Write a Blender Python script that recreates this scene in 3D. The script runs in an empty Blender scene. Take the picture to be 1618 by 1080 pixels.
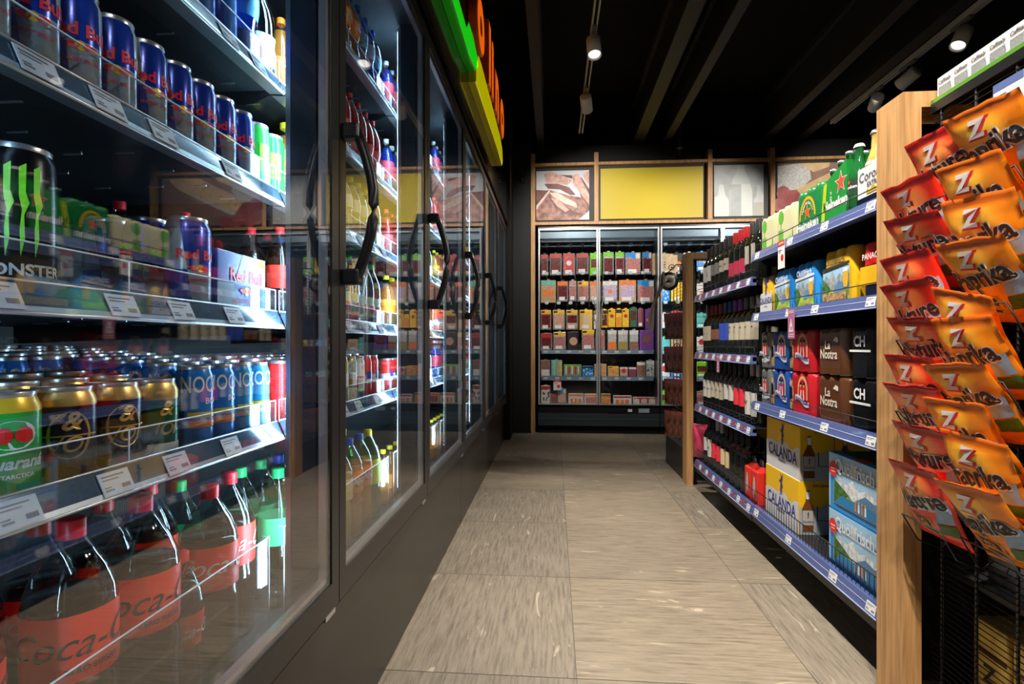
import bpy, bmesh, math, random
from mathutils import Vector, Matrix
PI = math.pi
R = random.Random(7)
SC = bpy.context.scene
COL = SC.collection

# ------------------------------------------------------------------ camera, world, exposure
cam_d = bpy.data.cameras.new('camera'); cam = bpy.data.objects.new('camera', cam_d); COL.objects.link(cam)
cam.location = (0, 0, .85); cam.rotation_euler = (PI/2, 0, .0766)
cam_d.sensor_width = 36; cam_d.lens = 860/1618*36; cam_d.shift_y = 4/1618; cam_d.clip_start = .02
SC.camera = cam
SC.view_settings.view_transform = 'Standard'; SC.view_settings.look = 'None'
SC.view_settings.gamma = 1; SC.view_settings.use_curve_mapping = False
SC.view_settings.exposure = 0.0
SC.cycles.transparent_max_bounces = 40; SC.cycles.max_bounces = 8; SC.cycles.glossy_bounces = 4
SC.cycles.use_denoising = True; SC.cycles.sample_clamp_indirect = 4
W = bpy.data.worlds.new('world'); SC.world = W; W.use_nodes = True
W.node_tree.nodes['Background'].inputs[0].default_value = (.75, .8, 1, 1)
W.node_tree.nodes['Background'].inputs[1].default_value = .17  # ambient fill without a lamp, raised to lift shade and brighten the bags
LED_STRENGTH = 46
SPOT_W = 130

# ------------------------------------------------------------------ materials
MATS = {}
def mat(name, col, rough=.5, metal=0., emit=0., spec=.5, coat=0., trans=0., bump=None, noise=None):
    if name in MATS: return MATS[name]
    m = bpy.data.materials.new(name); m.use_nodes = True
    nt = m.node_tree; b = nt.nodes['Principled BSDF']
    c = (*col, 1)
    b.inputs['Base Color'].default_value = c
    b.inputs['Roughness'].default_value = rough; b.inputs['Metallic'].default_value = metal
    b.inputs['Specular IOR Level'].default_value = spec; b.inputs['Coat Weight'].default_value = coat
    b.inputs['Transmission Weight'].default_value = trans
    if emit: b.inputs['Emission Color'].default_value = c; b.inputs['Emission Strength'].default_value = emit
    if noise:   # (scale, amount, (sx,sy,sz)) mottles the base colour
        tc = nt.nodes.new('ShaderNodeTexCoord'); mp = nt.nodes.new('ShaderNodeMapping'); mp.inputs['Scale'].default_value = noise[2]
        nz = nt.nodes.new('ShaderNodeTexNoise'); nz.inputs['Scale'].default_value = noise[0]; nz.inputs['Detail'].default_value = 5
        mr = nt.nodes.new('ShaderNodeMapRange'); mr.inputs[1].default_value = .3; mr.inputs[2].default_value = .7
        mr.inputs[3].default_value = 1-noise[1]; mr.inputs[4].default_value = 1+noise[1]
        mx = nt.nodes.new('ShaderNodeVectorMath'); mx.operation = 'SCALE'; mx.inputs[0].default_value = col
        L = nt.links
        L.new(tc.outputs['Object'], mp.inputs[0]); L.new(mp.outputs[0], nz.inputs['Vector']); L.new(nz.outputs[0], mr.inputs[0])
        L.new(mr.outputs[0], mx.inputs['Scale']); L.new(mx.outputs[0], b.inputs['Base Color'])
    if bump:
        nz = nt.nodes.new('ShaderNodeTexNoise'); nz.inputs['Scale'].default_value = bump[0]
        bp = nt.nodes.new('ShaderNodeBump'); bp.inputs['Strength'].default_value = bump[1]; bp.inputs['Distance'].default_value = .004
        tc = nt.nodes.new('ShaderNodeTexCoord'); nt.links.new(tc.outputs['Object'], nz.inputs['Vector'])
        nt.links.new(nz.outputs[0], bp.inputs['Height']); nt.links.new(bp.outputs[0], b.inputs['Normal'])
    MATS[name] = m; return m

def clear(name, tint=(1, 1, 1), f0=.05, power=3., rough=0., body=0., bodycol=(1, 1, 1), fmax=1.):
    """thin clear sheet: see-through, with a mirror part that grows towards grazing; body = share of milky diffuse"""
    if name in MATS: return MATS[name]
    m = bpy.data.materials.new(name); m.use_nodes = True; nt = m.node_tree; N = nt.nodes; L = nt.links
    N.remove(N['Principled BSDF']); out = N['Material Output']
    tr = N.new('ShaderNodeBsdfTransparent'); tr.inputs[0].default_value = (*tint, 1)
    gl = N.new('ShaderNodeBsdfGlossy'); gl.inputs['Roughness'].default_value = rough
    lw = N.new('ShaderNodeLayerWeight'); lw.inputs[0].default_value = .5
    pw = N.new('ShaderNodeMath'); pw.operation = 'POWER'; pw.inputs[1].default_value = power
    mr = N.new('ShaderNodeMapRange'); mr.inputs[3].default_value = f0; mr.inputs[4].default_value = fmax
    L.new(lw.outputs['Facing'], pw.inputs[0]); L.new(pw.outputs[0], mr.inputs[0])
    base = tr.outputs[0]
    if body:
        df = N.new('ShaderNodeBsdfDiffuse'); df.inputs[0].default_value = (*bodycol, 1)
        tl = N.new('ShaderNodeBsdfTranslucent'); tl.inputs[0].default_value = (*bodycol, 1)
        a = N.new('ShaderNodeMixShader'); L.new(df.outputs[0], a.inputs[1]); L.new(tl.outputs[0], a.inputs[2])
        mb_ = N.new('ShaderNodeMixShader'); mb_.inputs[0].default_value = body
        L.new(base, mb_.inputs[1]); L.new(a.outputs[0], mb_.inputs[2]); base = mb_.outputs[0]
    mx = N.new('ShaderNodeMixShader'); L.new(mr.outputs[0], mx.inputs[0]); L.new(base, mx.inputs[1]); L.new(gl.outputs[0], mx.inputs[2])
    L.new(mx.outputs[0], out.inputs[0])
    MATS[name] = m; return m

def liquid(name, col):
    """drink seen through its bottle: part diffuse, part let through"""
    if name in MATS: return MATS[name]
    m = bpy.data.materials.new(name); m.use_nodes = True; nt = m.node_tree; N = nt.nodes; L = nt.links
    N.remove(N['Principled BSDF']); out = N['Material Output']
    d = N.new('ShaderNodeBsdfDiffuse'); d.inputs[0].default_value = (*col, 1)
    t = N.new('ShaderNodeBsdfTranslucent'); t.inputs[0].default_value = (*col, 1)
    a = N.new('ShaderNodeMixShader'); L.new(d.outputs[0], a.inputs[1]); L.new(t.outputs[0], a.inputs[2])
    g = N.new('ShaderNodeBsdfGlossy'); g.inputs['Roughness'].default_value = .06
    f = N.new('ShaderNodeFresnel'); f.inputs[0].default_value = 1.45
    x = N.new('ShaderNodeMixShader'); L.new(f.outputs[0], x.inputs[0]); L.new(a.outputs[0], x.inputs[1]); L.new(g.outputs[0], x.inputs[2])
    L.new(x.outputs[0], out.inputs[0]); MATS[name] = m; return m

def wood():
    m = mat('oak_wood', (.50, .29, .125), .5)
    nt = m.node_tree; N = nt.nodes; L = nt.links; b = N['Principled BSDF']
    tc = N.new('ShaderNodeTexCoord'); mp = N.new('ShaderNodeMapping'); mp.inputs['Scale'].default_value = (34, 34, 1.6)
    nz = N.new('ShaderNodeTexNoise'); nz.inputs['Scale'].default_value = 2.6; nz.inputs['Detail'].default_value = 8; nz.inputs['Distortion'].default_value = .6
    cr = N.new('ShaderNodeValToRGB'); e = cr.color_ramp.elements
    e[0].position = .25; e[0].color = (.30, .145, .05, 1); e[1].position = .6; e[1].color = (.58, .32, .125, 1)
    L.new(tc.outputs['Object'], mp.inputs[0]); L.new(mp.outputs[0], nz.inputs['Vector']); L.new(nz.outputs[0], cr.inputs[0]); L.new(cr.outputs[0], b.inputs['Base Color'])
    return m
def tile_mat(name, along, base, seed):
    m = mat(name, base, .42); nt = m.node_tree; N = nt.nodes; L = nt.links; b = N['Principled BSDF']
    tc = N.new('ShaderNodeTexCoord'); mp = N.new('ShaderNodeMapping')
    mp.inputs['Scale'].default_value = (8, 120, 1) if along == 'x' else (120, 8, 1)
    mp.inputs['Location'].default_value = (seed*3.7, seed*1.9, 0); mp.inputs['Rotation'].default_value = (0, 0, .08)
    nz = N.new('ShaderNodeTexNoise'); nz.inputs['Scale'].default_value = .9; nz.inputs['Detail'].default_value = 9; nz.inputs['Roughness'].default_value = .72
    nz.inputs['Distortion'].default_value = .15
    n2 = N.new('ShaderNodeTexNoise'); n2.inputs['Scale'].default_value = 2.2; n2.inputs['Detail'].default_value = 3
    cr = N.new('ShaderNodeValToRGB'); e = cr.color_ramp.elements
    k = [c*.56 for c in base]; w = [min(1, c*1.55) for c in base]
    e[0].position = .36; e[0].color = (*k, 1); e[1].position = .52; e[1].color = (*base, 1)
    x = e.new(.62); x.color = (*[c*1.12 for c in base], 1); x = e.new(.74); x.color = (*w, 1)
    mx = N.new('ShaderNodeMixRGB'); mx.blend_type = 'MULTIPLY'; mx.inputs[0].default_value = .35
    L.new(tc.outputs['Object'], mp.inputs[0]); L.new(mp.outputs[0], nz.inputs['Vector']); L.new(tc.outputs['Object'], n2.inputs['Vector'])
    L.new(nz.outputs[0], cr.inputs[0]); L.new(cr.outputs[0], mx.inputs[1]); L.new(n2.outputs[0], mx.inputs[2])
    m3 = N.new('ShaderNodeMapping'); m3.inputs['Scale'].default_value = (5, 26, 1) if along == 'x' else (26, 5, 1); m3.inputs['Location'].default_value = (seed*2.3, seed*5.1, 0)
    n3 = N.new('ShaderNodeTexNoise'); n3.inputs['Scale'].default_value = 1.1; n3.inputs['Detail'].default_value = 8; n3.inputs['Distortion'].default_value = 1.2
    r3 = N.new('ShaderNodeMapRange'); r3.inputs[1].default_value = .64; r3.inputs[2].default_value = .70; r3.inputs[4].default_value = .55
    mw = N.new('ShaderNodeMixRGB'); mw.inputs[2].default_value = (*[min(1, c*2.0) for c in base], 1)
    L.new(tc.outputs['Object'], m3.inputs[0]); L.new(m3.outputs[0], n3.inputs['Vector']); L.new(n3.outputs[0], r3.inputs[0]); L.new(r3.outputs[0], mw.inputs[0]); L.new(mx.outputs[0], mw.inputs[1]); L.new(mw.outputs[0], b.inputs['Base Color'])
    bp = N.new('ShaderNodeBump'); bp.inputs['Strength'].default_value = .06; bp.inputs['Distance'].default_value = .002
    L.new(nz.outputs[0], bp.inputs['Height']); L.new(bp.outputs[0], b.inputs['Normal'])
    return m

def band_can(name, c1, c2):
    """foil can split into blue and silver fields that swap along a slanting seam"""
    m = mat(name, c1, .22, .3); nt = m.node_tree; N = nt.nodes; L = nt.links; b = N['Principled BSDF']
    tc = N.new('ShaderNodeTexCoord'); sx = N.new('ShaderNodeSeparateXYZ'); L.new(tc.outputs['Object'], sx.inputs[0])
    at = N.new('ShaderNodeMath'); at.operation = 'ARCTAN2'; L.new(sx.outputs[1], at.inputs[0]); L.new(sx.outputs[0], at.inputs[1])
    def math_(op, a, v=None, bb=None):
        n = N.new('ShaderNodeMath'); n.operation = op; L.new(a, n.inputs[0])
        if v is not None: n.inputs[1].default_value = v
        if bb is not None: L.new(bb, n.inputs[1])
        return n.outputs[0]
    zz = math_('MULTIPLY', sx.outputs[2], 9.)
    a2 = math_('ADD', math_('MULTIPLY', at.outputs[0], 2.), None, zz)
    s = math_('SINE', math_('ADD', a2, .55))
    zm = math_('SUBTRACT', sx.outputs[2], .066)
    pr = math_('MULTIPLY', s, None, zm)
    g = math_('GREATER_THAN', pr, 0.)
    mx = N.new('ShaderNodeMixRGB'); mx.inputs[1].default_value = (*c1, 1); mx.inputs[2].default_value = (*c2, 1)
    L.new(g, mx.inputs[0]); L.new(mx.outputs[0], b.inputs['Base Color'])
    return m

BLACK = mat('black_metal', (.012, .013, .016), .38, spec=.4)
DARK = mat('dark_blue_metal', (.02, .03, .042), .3, spec=.5)
MATTE = mat('matte_black', (.008, .008, .009), .8, spec=.2)
FRAME = mat('anthracite_frame', (.02, .02, .021), .35)
PANEL = mat('anthracite_panel', (.026, .0235, .021), .3, spec=.5)
STEEL = mat('brushed_steel', (.55, .6, .66), .28, .9)
ALU = mat('aluminium', (.62, .64, .66), .35, .8)
GREY = mat('grey_plastic', (.32, .34, .36), .5)
WHITE = mat('white', (.8, .8, .78), .5)
PAPER = mat('paper_tag', (.72, .73, .75), .6)
INK = mat('ink', (.02, .02, .025), .6)
REDM = mat('red', (.72, .02, .02), .35)
LED = mat('led_light', (.50, .80, 1.), .5, emit=LED_STRENGTH)
GLASS = clear('door_glass', f0=.05, power=2.9, fmax=.72)
ACRYL = clear('acrylic', tint=(.93, .96, .97), f0=.04, power=3, fmax=.35, body=.015)
ACRYL_EDGE = mat('acrylic_edge', (.75, .85, .9), .3)
PET = clear('clear_plastic_bottle', tint=(.93, .96, .97), f0=.05, power=2.2, rough=.03, fmax=.8)
PET_BLUE = clear('blue_plastic_bottle', tint=(.35, .66, .95), f0=.06, power=2.2, rough=.03, fmax=.8)
PET_GREEN = clear('green_plastic_bottle', tint=(.3, .8, .4), f0=.06, power=2.2, rough=.03, fmax=.8)
GLASS_DK = mat('dark_wine_glass', (.008, .010, .008), .06, spec=.8)
GLASS_GR = mat('green_beer_glass', (.01, .12, .03), .08, spec=.7)
GLASS_BR = mat('brown_beer_glass', (.22, .075, .01), .08, spec=.7)
RAIL_BLUE = mat('blue_price_rail', (.085, .12, .30), .28, spec=.6, coat=.5)
TAGRED = mat('maroon_tag', (.32, .04, .07), .5)
OAK = wood()
SILVER = mat('silver_foil', (.66, .69, .73), .28, .85)
GOLD = mat('gold', (.72, .46, .12), .3, .7)
FILM = clear('wrapping_film', f0=.05, power=2, rough=.12, fmax=.7)

# ------------------------------------------------------------------ mesh builder
class MB:
    def __init__(s): s.v = []; s.f = []; s.m = []; s.mats = []; s.sm = []
    def mi(s, m):
        if m not in s.mats: s.mats.append(m)
        return s.mats.index(m)
    def add(s, vs, fs, m, smooth=False, T=None):
        o = len(s.v); k = s.mi(m)
        s.v += [tuple(T @ Vector(p)) if T is not None else tuple(p) for p in vs]
        for f in fs: s.f.append(tuple(i+o for i in f)); s.m.append(k); s.sm.append(smooth)
        return s
    def box(s, x0, x1, y0, y1, z0, z1, m, T=None):
        v = [(x, y, z) for z in (z0, z1) for y in (y0, y1) for x in (x0, x1)]
        return s.add(v, [(0, 2, 3, 1), (4, 5, 7, 6), (0, 1, 5, 4), (2, 6, 7, 3), (0, 4, 6, 2), (1, 3, 7, 5)], m, T=T)
    def rbox(s, x0, x1, y0, y1, z0, z1, m, r=.004, seg=2, T=None):
        bm = bmesh.new(); bmesh.ops.create_cube(bm, size=1)
        for v in bm.verts: v.co = ((x0+x1)/2+v.co.x*(x1-x0), (y0+y1)/2+v.co.y*(y1-y0), (z0+z1)/2+v.co.z*(z1-z0))
        bmesh.ops.bevel(bm, geom=bm.edges[:], offset=r, segments=seg, profile=.5, affect='EDGES')
        s.add([v.co[:] for v in bm.verts], [[v.index for v in f.verts] for f in bm.faces], m, T=T); bm.free(); return s
    def lathe(s, prof, mats, seg=20, cx=0, cy=0, T=None, smooth=True):
        """prof [(r,z)]; mats: one material or one per ring between points"""
        n = len(prof)
        vs = [(cx+r*math.cos(2*PI*k/seg), cy+r*math.sin(2*PI*k/seg), z) for r, z in prof for k in range(seg)]
        for i in range(n-1):
            m = mats[i] if isinstance(mats, (list, tuple)) else mats
            o = len(s.v) if i == 0 else o
            if i == 0: s.v += [tuple(T @ Vector(p)) if T is not None else p for p in vs]
            k0 = s.mi(m)
            for k in range(seg):
                a = o+i*seg+k; b = o+i*seg+(k+1) % seg
                if prof[i][0] < 1e-6: s.f.append((a, b+seg, a+seg))
                elif prof[i+1][0] < 1e-6: s.f.append((a, b, a+seg))
                else: s.f.append((a, b, b+seg, a+seg))
                s.m.append(k0); s.sm.append(smooth)
        return s
    def tube(s, pts, r, m, seg=8):
        pts = [Vector(p) for p in pts]; vs = []; fs = []
        for i, p in enumerate(pts):
            d = (pts[min(i+1, len(pts)-1)]-pts[max(i-1, 0)]).normalized()
            a = d.cross(Vector((0, 0, 1)));
            if a.length < .05: a = d.cross(Vector((1, 0, 0)))
            a.normalize(); b = d.cross(a)
            vs += [p+(a*math.cos(2*PI*k/seg)+b*math.sin(2*PI*k/seg))*r for k in range(seg)]
        for i in range(len(pts)-1):
            for k in range(seg): fs.append((i*seg+k, i*seg+(k+1) % seg, (i+1)*seg+(k+1) % seg, (i+1)*seg+k))
        fs.append(tuple(range(seg))[::-1]); fs.append(tuple((len(pts)-1)*seg+k for k in range(seg)))
        return s.add(vs, fs, m, True)
    def cyl(s, x0, x1, z0, z1, r, m, n=8, dr=.0004):
        """patch wrapped on a can of radius r, x along the circumference in metres, front is -Y"""
        R_ = r+dr; vs = []; fs = []
        for i in range(n+1):
            t = (x0+(x1-x0)*i/n)/r
            vs += [(R_*math.sin(t), -R_*math.cos(t), z0), (R_*math.sin(t), -R_*math.cos(t), z1)]
        for i in range(n): fs.append((2*i, 2*i+2, 2*i+3, 2*i+1))
        return s.add(vs, fs, m, True)
    def mapped(s, vs2, fs, m, fn, smooth=False): return s.add([fn(x, y) for x, y in vs2], fs, m, smooth)
    def text_cyl(s, t, r, zc, size, m, x=0, bold=.02, shear=0, dr=.0007, vert=False, sx=1.):
        vs, fs = text2d(t, bold, shear)
        def fn(a, b):
            a, b = a*size*sx, b*size
            if vert: a, b = -b, a
            th = (x+a)/r
            return ((r+dr)*math.sin(th), -(r+dr)*math.cos(th), zc+b)
        return s.mapped(vs, fs, m, fn)
    def text(s, t, o, ux, uy, size, m, bold=.02, shear=0, sx=1.):
        vs, fs = text2d(t, bold, shear); o, ux, uy = Vector(o), Vector(ux), Vector(uy)
        return s.mapped(vs, fs, m, lambda a, b: tuple(o+ux*(a*size*sx)+uy*(b*size)))
    def poly(s, pts, o, ux, uy, m, k=1.):
        o, ux, uy = Vector(o), Vector(ux), Vector(uy)
        return s.add([tuple(o+ux*(x*k)+uy*(y*k)) for x, y in pts], [tuple(range(len(pts)))], m)
    def mesh(s, name):
        me = bpy.data.meshes.new(name); me.from_pydata(s.v, [], s.f)
        for m in s.mats: me.materials.append(m)
        me.polygons.foreach_set('material_index', s.m); me.polygons.foreach_set('use_smooth', s.sm); me.update()
        return me
    def build(s, name, parent=None, loc=None, rz=0):
        o = bpy.data.objects.new(name, s.mesh(name)); COL.objects.link(o)
        if parent is not None: o.parent = parent
        if loc is not None: o.location = loc
        o.rotation_euler.z = rz
        return o

_T = {}
def text2d(t, bold=.02, shear=0.):
    """letters as flat triangles, centred on 0,0, capitals about 0.7 high"""
    key = (t, bold, shear)
    if key in _T: return _T[key]
    c = bpy.data.curves.new('txt', 'FONT'); c.body = t; c.align_x = 'CENTER'; c.align_y = 'CENTER'; c.offset = bold; c.shear = shear
    c.resolution_u = 3; c.size = 1
    o = bpy.data.objects.new('txt', c); COL.objects.link(o)
    dg = bpy.context.evaluated_depsgraph_get(); dg.update()
    me = o.evaluated_get(dg).to_mesh()
    vs = [(v.co.x, v.co.y) for v in me.vertices]; lim = .45*len(t)+1
    bad = {i for i, p in enumerate(vs) if abs(p[0]) > lim or abs(p[1]) > .9}; fs = [tuple(p.vertices) for p in me.polygons if not bad & set(p.vertices)]
    vs = [(0, 0) if i in bad else p for i, p in enumerate(vs)]
    o.evaluated_get(dg).to_mesh_clear(); bpy.data.objects.remove(o); bpy.data.curves.remove(c)
    _T[key] = (vs, fs); return _T[key]

def star(r, r2=.4, n=5, a0=PI/2):
    return [((r if k % 2 == 0 else r*r2)*math.cos(a0+PI*k/n), (r if k % 2 == 0 else r*r2)*math.sin(a0+PI*k/n)) for k in range(2*n)]
def disc(r, n=16, x=0, y=0, sy=1.): return [(x+r*math.cos(2*PI*k/n), y+r*sy*math.sin(2*PI*k/n)) for k in range(n)]

# ------------------------------------------------------------------ scene graph helpers
def tag(o, label=None, cat=None, group=None, kind=None):
    if label: o['label'] = label
    if cat: o['category'] = cat
    if group: o['group'] = group
    if kind: o['kind'] = kind
    return o
def empty(name, loc=(0, 0, 0), rz=0):
    o = bpy.data.objects.new(name, None); COL.objects.link(o); o.location = loc; o.rotation_euler.z = rz
    o.empty_display_size = .02
    return o
KIDS = {}
def kid(p, o):
    o.parent = p; KIDS.setdefault(p.name, []).append(o); return o
class Proto:
    """one kind of goods: parts as (name, mesh); first use and every copy link the same meshes"""
    def __init__(s, name, parts, cat): s.name, s.parts, s.cat = name, parts, cat
    def put(s, loc, rz, label, group=None, tilt=None, scale=None):
        if len(s.parts) == 1:
            r = bpy.data.objects.new(s.name, s.parts[0][1]); COL.objects.link(r)
        else:
            r = empty(s.name)
            for nm, me in s.parts:
                c = bpy.data.objects.new(nm, me); COL.objects.link(c); c.parent = r
        r.location = loc; r.rotation_euler = (tilt[0] if tilt else 0, tilt[1] if tilt else 0, rz)
        if scale: r.scale = (scale,)*3 if not isinstance(scale, tuple) else scale
        return tag(r, label, s.cat, group)
def structure(name, mb, **k):
    o = mb.build(name, **k); o['kind'] = 'structure'; return o
ORD = 'first second third fourth fifth sixth seventh eighth ninth tenth eleventh twelfth thirteenth fourteenth fifteenth sixteenth seventeenth eighteenth'.split()

# ================================================================== THE ROOM
XJ, YJ, TS = .058, 1.394, .603
tm = {('x', k): tile_mat('stone_tile_cross_%d' % k, 'x', b, k+1) for k, b in enumerate([(.385, .318, .232), (.35, .292, .215)])}
tm.update({('y', k): tile_mat('stone_tile_long_%d' % k, 'y', b, k+5) for k, b in enumerate([(.345, .290, .222), (.31, .264, .205)])})
mb = MB(); GROUT = mat('grout', (.13, .12, .105), .8)
for i in range(-5, 9):
    for j in range(-7, 9):
        x0, y0 = XJ+TS*i, YJ+TS*j
        if i == -1: k = ('y', (j) % 2) if j < 2 else (('x', 1) if j % 2 else ('y', 1))
        elif i == 0: k = ('x', j % 2)
        elif i == 1: k = ('y', 0) if j in (0, -1) else (('x', 1) if j % 2 else ('y', 1))
        else: k = (R.choice('xy'), R.randint(0, 1))
        g = .0011
        mb.add([(x0+g, y0+g, 0), (x0+TS-g, y0+g, 0), (x0+TS-g, y0+TS-g, 0), (x0+g, y0+TS-g, 0)], [(0, 1, 2, 3)], tm[k])
mb.box(-3, 5.6, -3, 6.2, -.05, -.0015, GROUT)
structure('floor', mb)

CEIL = mat('black_ceiling', (.0035, .0034, .0033), .85, spec=.15)
structure('ceiling', MB().box(-3, 5.6, -3, 6.2, 3.15, 3.25, CEIL))
BEAM = mat('dark_steel_beam', (.016, .016, .0165), .65)
for k, (x0, x1) in enumerate([(-.16, -.09), (.75, .85), (1.03, 1.10), (1.95, 2.03), (2.26, 2.35)]):
    o = MB().box(x0, x1, -2.5, 5.30, 2.77, 2.80, BEAM).box(x0+.03, x1-.03, -2.5, 5.30, 2.80, 3.10, BEAM).box(x0, x1, -2.5, 5.30, 3.10, 3.15, BEAM).build('beam_%d' % (k+1)); o['kind'] = 'structure'
WALLM = mat('black_wall', (.010, .0105, .012), .6, spec=.3)
# wall behind the rear fridges, with its bulkhead
structure('wall_back', MB().box(-3, 5.6, 6.05, 6.2, 0, 3.15, WALLM).box(-.39, 5.4, 5.30, 5.40, 2.0, 2.77, WALLM))
structure('wall_left', MB().box(-1.35, -1.22, -2.5, 6.05, 0, 3.15, WALLM).box(-1.22, -.39, 4.84, 5.30, 0, 3.15, WALLM).box(-.39, -.215, 5.22, 5.40, 0, 2.77, WALLM))
structure('wall_right', MB().box(5.4, 5.6, -3, 6.2, 0, 3.15, WALLM))
structure('wall_front', MB().box(-3, 5.6, -3.1, -3., 0, 3.15, WALLM))

# oak grid above the rear fridges
oakg = empty('oak_wall_frame', (0, 5.235, 0))
tag(oakg, 'light oak grid of posts and rails framing four picture boards above the rear fridges', 'wall frame')
for x in (-.198, .402, 1.455, 2.02, 3.2):
    zb = 0 if x < 0 else 2.02
    MB().box(x-.02, x+.02, -.035, .05, zb, 2.67, OAK).build('post', oakg)
MB().box(-.178, 3.22, -.03, .05, 2.555, 2.58, OAK).build('rail', oakg)
MB().box(-.178, 3.22, -.03, .05, 1.992, 2.018, OAK).build('rail', oakg)
BACKB = mat('board_backing', (.03, .03, .03), .6)
def board(x0, x1, z0, z1, face, label, art):
    r = empty('picture_board', ((x0+x1)/2, 5.25, z0)); tag(r, label, 'picture board', 'picture boards above the rear fridges')
    w, h = (x1-x0)/2, z1-z0
    MB().box(-w-.03, w+.045, 0, .03, -.02, h+.03, BACKB).build('backing', r)
    p = MB(); p.box(-w, w, -.012, -.002, 0, h, face)
    art(p, w, h); p.build('picture', r)
def P(p, pts, m, lay=1, w=1, h=1, u=(1, 0, 0)):
    p.poly([(x*w, y*h) for x, y in pts], (0, -.012-.0006*lay, 0), (1, 0, 0), (0, 0, 1), m)
meatA = mat('meat_crust', (.30, .13, .10), .5, noise=(22, .75, (1, 1, 1))); meatB = mat('meat_pink', (.62, .36, .31), .5, noise=(30, .35, (1, 1, 1)))
meatC = mat('meat_deep', (.16, .045, .035), .5, noise=(18, .5, (1, 1, 1))); pale = mat('pale_blue_white', (.62, .66, .72), .5); fat = mat('meat_fat', (.72, .58, .50), .5, noise=(35, .3, (1, 1, 1)))
def art_meat(p, w, h):
    P(p, [(-1, .0), (1, .0), (1, .42), (.2, .5), (-.55, .62), (-1, .42)], meatA, 1, w, h)
    P(p, [(-1, .62), (-1, .30), (-.5, .60)], meatC, 2, w, h); P(p, [(-1, .30), (-1, .22), (-.48, .58), (-.5, .62)], fat, 3, w, h)
    P(p, [(-.72, .94), (-.2, .92), (.45, .82), (.7, .45), (.95, .30), (1, .5), (1, .62), (.72, .85), (.4, .9)], meatC, 2, w, h)
    P(p, [(-.72, .94), (-.45, .98), (.1, .88), (.35, .80), (.2, .70), (-.25, .76), (-.62, .74)], meatB, 4, w, h)
    P(p, [(-.7, .74), (-.2, .74), (.25, .66), (.5, .5), (.3, .5), (-.1, .62), (-.55, .64)], meatC, 3, w, h)
    P(p, [(.35, .9), (.6, .93), (1, .5), (1, .30), (.7, .5), (.4, .72)], meatB, 5, w, h)
    P(p, [(-.5, .56), (-.2, .56), (.5, .34), (.55, .24), (.1, .33), (-.3, .45)], fat, 5, w, h)
    P(p, [(-.55, .5), (-.1, .36), (.4, .18), (.8, .1), (.3, .08), (-.25, .22)], meatC, 4, w, h)
    P(p, [(-.45, .45), (-.2, .42), (.25, .20), (.1, .16), (-.2, .28)], meatB, 6, w, h)
    P(p, [(.75, .92), (1, .98), (1, .7), (.85, .78)], meatB, 6, w, h)
    P(p, [(.6, 0), (1, .18), (1, 0)], pale, 6, w, h)
milkA = mat('milk_grey_wall', (.40, .43, .44), .5, noise=(9, .15, (1, 1, 1))); milkW = mat('milk_white', (.66, .69, .67), .5); milkG = mat('milk_glass_grey', (.50, .54, .54), .4); milkD = mat('milk_shade_beige', (.45, .44, .38), .5)
def art_milk(p, w, h):
    b = [(-.35, .0), (.55, .0), (.55, .5), (.42, .72), (.25, .86), (.22, 1), (-.05, 1), (-.08, .86), (-.25, .72), (-.35, .5)]
    P(p, b, milkG, 1, w, h); P(p, [(-.33, 0), (.1, 0), (.1, .62), (-.33, .62)], milkA, 2, w, h); P(p, [(.1, 0), (.53, 0), (.53, .5), (.45, .62), (.1, .62)], milkW, 2, w, h)
    P(p, [(-1, 0), (-.4, 0), (-.4, .3), (-.55, .42), (-.62, .62), (-.8, .62), (-.86, .42), (-1, .36)], milkG, 3, w, h); P(p, [(-1, 0), (-.42, 0), (-.42, .28), (-.5, .38), (-1, .38)], milkW, 4, w, h)
    P(p, [(.6, 0), (1, 0), (1, .42), (.9, .48), (.86, .6), (.74, .6), (.7, .4), (.6, .3)], milkG, 3, w, h); P(p, [(.6, 0), (1, 0), (1, .26), (.62, .26)], milkD, 4, w, h)
chz = mat('cheese', (.74, .52, .26), .5, noise=(14, .15, (1, 1, 1))); chr_ = mat('cheese_rind_white', (.6, .6, .58), .6, noise=(60, .25, (1, 1, 1))); grp = mat('grape_red', (.42, .10, .10), .3, noise=(9, .4, (1, 1, 1)))
brn = mat('board_brown', (.32, .18, .14), .6, noise=(5, .3, (1, 1, 1))); redspot = mat('red_speck', (.55, .16, .07), .5)
def art_cheese(p, w, h):
    P(p, [(-1, .95), (-.62, 1), (-.45, .9), (-.42, .7), (-.6, .5), (-1, .46)], chr_, 2, w, h)
    P(p, [(-.62, 1), (-.1, 1), (-.12, .92), (-.38, .82)], chz, 3, w, h)
    P(p, [(-.68, .5), (.25, 1), (.9, 1), (.7, .8), (-.5, .26)], chz, 4, w, h)
    P(p, [(-.5, .26), (.7, .8), (.55, .7), (-.46, .18)], chr_, 3, w, h)
    for k, (x, y) in enumerate([(-.4, .5), (-.2, .6), (0, .62), (.15, .75), (.3, .8), (-.1, .45), (.2, .6), (-.5, .42), (.05, .82)]): P(p, disc(.022, 8, x, y, 1.6), redspot, 6, w, h)
    for x, y in [(-.9, .42), (-.72, .33), (-.95, .2), (-.62, .16), (-.78, .08), (-.5, .05), (-.85, .3), (-.3, .05)]: P(p, disc(.12, 14, x, y, 1.25), grp, 6+x, w, h)
nog = lambda p, w, h: None
YEL = mat('yellow_board', (.52, .40, .015), .5)
board(-.168, .337, 2.042, 2.515, pale, 'framed photograph of sliced grilled meat, left of the plain yellow board', art_meat)
board(.445, 1.40, 2.045, 2.525, YEL, 'plain yellow picture board between the meat and milk photographs', nog)
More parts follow.
